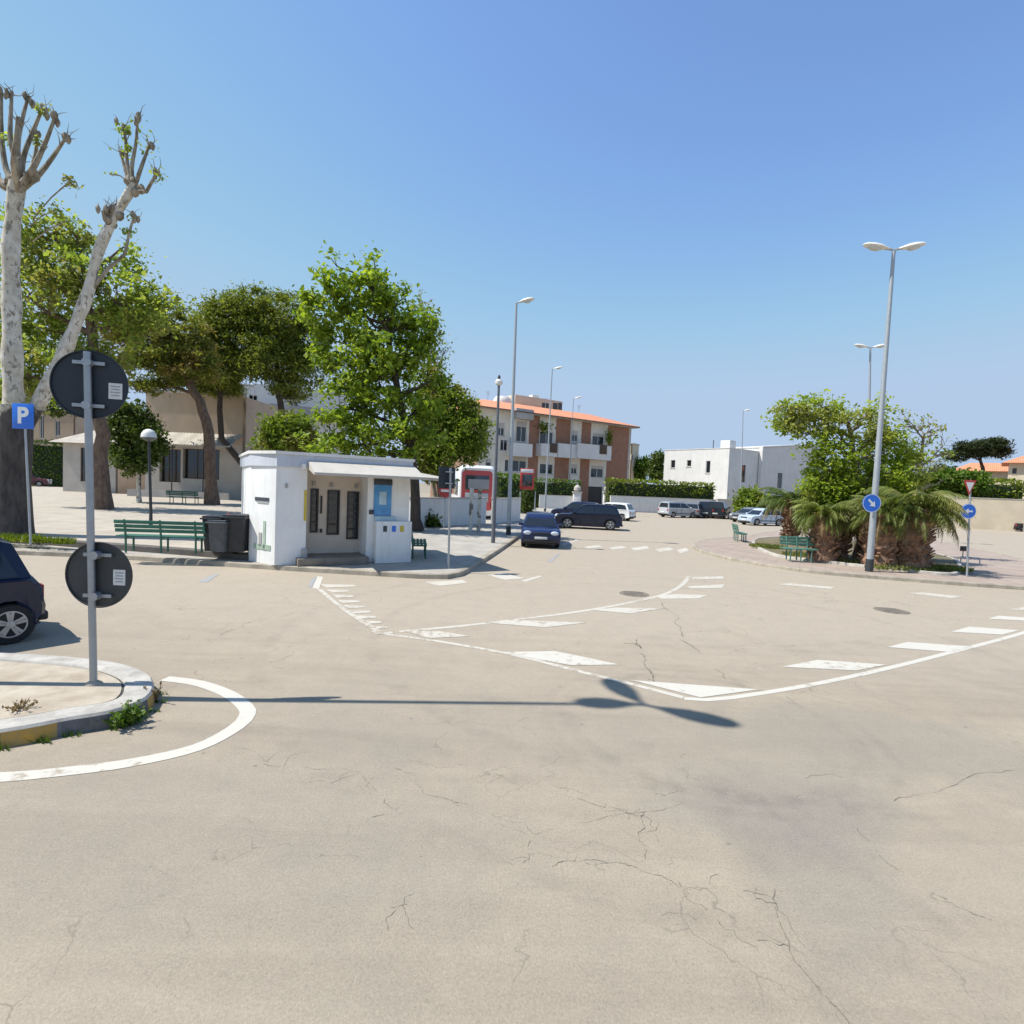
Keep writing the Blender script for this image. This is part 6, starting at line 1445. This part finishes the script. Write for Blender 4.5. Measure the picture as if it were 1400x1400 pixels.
# palms
def palm(label, base, hgt, tr_, nfr, flen, leaf, seed, droop=1.0, name='palm_tree', up_=.9, lean=(0, 0)):
    rng = np.random.default_rng(seed); base = Vector(base); root = thing(name, label, 'palm', base, 0, 'palms on the planted island')
    mb = MB(); top = base+Vector((lean[0], lean[1], hgt))
    n = 9; mb.tube([base.lerp(top, i/n) for i in range(n+1)], [tr_*(1.15 if i == 0 else 1+.10*((i % 2)*2-1)+(.25 if i > n-3 else 0)) for i in range(n+1)], 12)
    for i in range(int(70*hgt)):         # old leaf bases
        a = rng.uniform(0, 6.28); z = rng.uniform(.05, 1.0)*hgt; c = base.lerp(top, z/hgt); d = Vector((math.cos(a), math.sin(a), .75)).normalized(); s_ = Vector((-math.sin(a), math.cos(a), 0)); c = c+Vector((math.cos(a), math.sin(a), 0))*tr_*1.0
        mb.obox(c+d*.07, d, s_, d.cross(s_), .12, .05, .02)
    mb.build('trunk', 'bark_palm', root, base, recalc=False)
    V = []; Fc = []; DV = []; DF = []
    for f in range(nfr):
        a = f*2.399+rng.normal()*.2; e = up_*(1.1-(f/nfr)**.8*1.35)+rng.normal()*.08     # start elevation, outer fronds hang
        Lf = flen*rng.uniform(.8, 1.1); h = Vector((math.cos(a), math.sin(a), 0)); p = top+Vector((0, 0, .05)); el = e; m = 16; pts = [p.copy()]
        for k in range(m):
            el -= droop*(.035+.10*(k/m)); p = p+(h*math.cos(el)+Vector((0, 0, 1))*math.sin(el))*(Lf/m); pts.append(p.copy())
        dead = f > nfr*.86; VV, FF = (DV, DF) if dead else (V, Fc)
        sdv = Vector((-h.y, h.x, 0))
        for k in range(1, m+1):
            t = (pts[k]-pts[k-1]).normalized(); upn = t.cross(sdv)*-1
            o = len(VV); w_ = .02*(1-k/m)+.006
            VV += [pts[k-1]-sdv*w_, pts[k-1]+sdv*w_, pts[k]+sdv*w_, pts[k]-sdv*w_]; FF.append((o, o+1, o+2, o+3))
            if k < 3: continue
            for sub in (0, .5):
                q = pts[k-1].lerp(pts[k], sub); ll = Lf*.26*math.sin(math.pi*min(1, (k+sub)/m*.86+.1))*rng.uniform(.8, 1.1)
                for s_ in (-1, 1):
                    d = (sdv*s_*.8+t*.65+upn*.32+Vector((0, 0, -.18))+Vector(rng.standard_normal(3))*.08).normalized(); e2 = q+d*ll+Vector((0, 0, -ll*.15)); wv = t*.018
                    o = len(VV); VV += [q-wv, q+wv, q.lerp(e2, .55)+wv*1.2+Vector((0, 0, .02)), e2]; FF += [(o, o+1, o+2), (o, o+2, o+3)]
    m_ = MB(); m_.add(V, Fc); m_.build('fronds', leaf, root, base, recalc=False)
    if DV: m_ = MB(); m_.add(DV, DF); m_.build('dead_fronds', 'leaf_dead', root, base, recalc=False)
    return root
q = P(1132, 768, .19); palm('grey-green palm nearest the bench with arching fronds', q+Vector((.1, .6, 0)), 1.7, .46, 70, 1.5, 'leaf_palm', 51, droop=1.25)
q = P(1100, 752, .12); palm('dark palm with arched fronds behind the bench, left side of the bed', q+Vector((.3, 2.0, 0)), 2.2, .35, 44, 1.9, 'leaf_palm_dark', 52, droop=1.2)
q = P(1222, 777, .19); palm('palm with thick reddish trunk just right of the island lamp', q+Vector((0, .8, 0)), 1.9, .55, 60, 1.6, 'leaf_palm', 53, droop=1.1)
q = P(1262, 779, .19); palm('rightmost palm with stout brown trunk and long fronds reaching over the sign', q+Vector((0, .7, 0)), 2.1, .58, 70, 2.1, 'leaf_palm', 54, droop=1.25)
q = P(1160, 768, .19); palm('low palm left of the island lamp, between the bench and the lamp', q+Vector((0, .9, 0)), 1.6, .42, 44, 1.7, 'leaf_palm', 55, droop=1.2)

# undergrowth and weeds
gp = []
for (px, py, rx, ry, k_) in ((1050, 748, .8, .9, 1.2), (1110, 760, 1.2, .8, .8), (1230, 778, 1.2, .5, .6), (1290, 778, .9, .7, 1.6), (1185, 770, 1, .5, .6)):
    q = P(px, py, .19); gp.append((q.x, q.y, rx, ry, k_))
grass_patch(gp, .19, 700, .14)
gp = []
for (px, py, rx, ry, k_) in ((15, 738, .9, .5, 1), (55, 741, .6, .25, .6), (88, 743, .3, .2, .3)):
    q = P(px, py, PZ); gp.append((q.x, q.y, rx, ry, k_))
grass_patch(gp, PZ, 800, .18, 10, mat='leaf_hedge_yellow')
spray_plant('weed', 'leafy green weed growing out from the foot of the painted kerb', P(172, 992), .27, .20, 'leaf_hedge', 26, 16, .055, seed=61)
spray_plant('weed', 'dry spindly weed on the nose of the traffic island', P(211, 960), .34, .12, 'leaf_dead', 14, 5, .035, seed=62)
spray_plant('weed', 'small dry weed on the island paving near the kerb', P(28, 970, HK-.012), .12, .14, 'leaf_dead', 16, 5, .03, seed=63)
gp = []
rgk = np.random.default_rng(70)
for k_ in range(46):
    i = rgk.integers(0, len(FT)); p = FT[i]
    if p.y < 6.6: gp.append((p.x+ns[i].x*.03, p.y+ns[i].y*.03, .10, .03, rgk.uniform(.02, .12)))
grass_patch(gp, 0, 300, .07, 12, mat='leaf_hedge', wide=.006)
# low rail at the right end of the bed
b = P(1316, 772, .12); root = thing('bed_rail', 'low thin metal rail with small plate beside the triangle sign', 'rail', b)
mb = MB(); c0 = D(1314, 761, b.y); c1 = D(1340, 763, b.y); mb.tube([c0, c1], .02, 6); mb.tube([(c1.x, b.y, .12), c1], .02, 6); mb.tube([(c0.x, b.y, .12), c0], .02, 6); mb.build('rail', 'galvanised', root, b)
c = D(1317, 750, b.y); mb = MB(); mb.box((c.x-.12, b.y-.02, c.z-.1), (c.x+.12, b.y+.02, c.z+.1), .01); mb.tube([(c.x, b.y, c0.z), (c.x, b.y, c.z-.1)], .015, 6); mb.build('plate_holder', 'metal_dark', root, b)
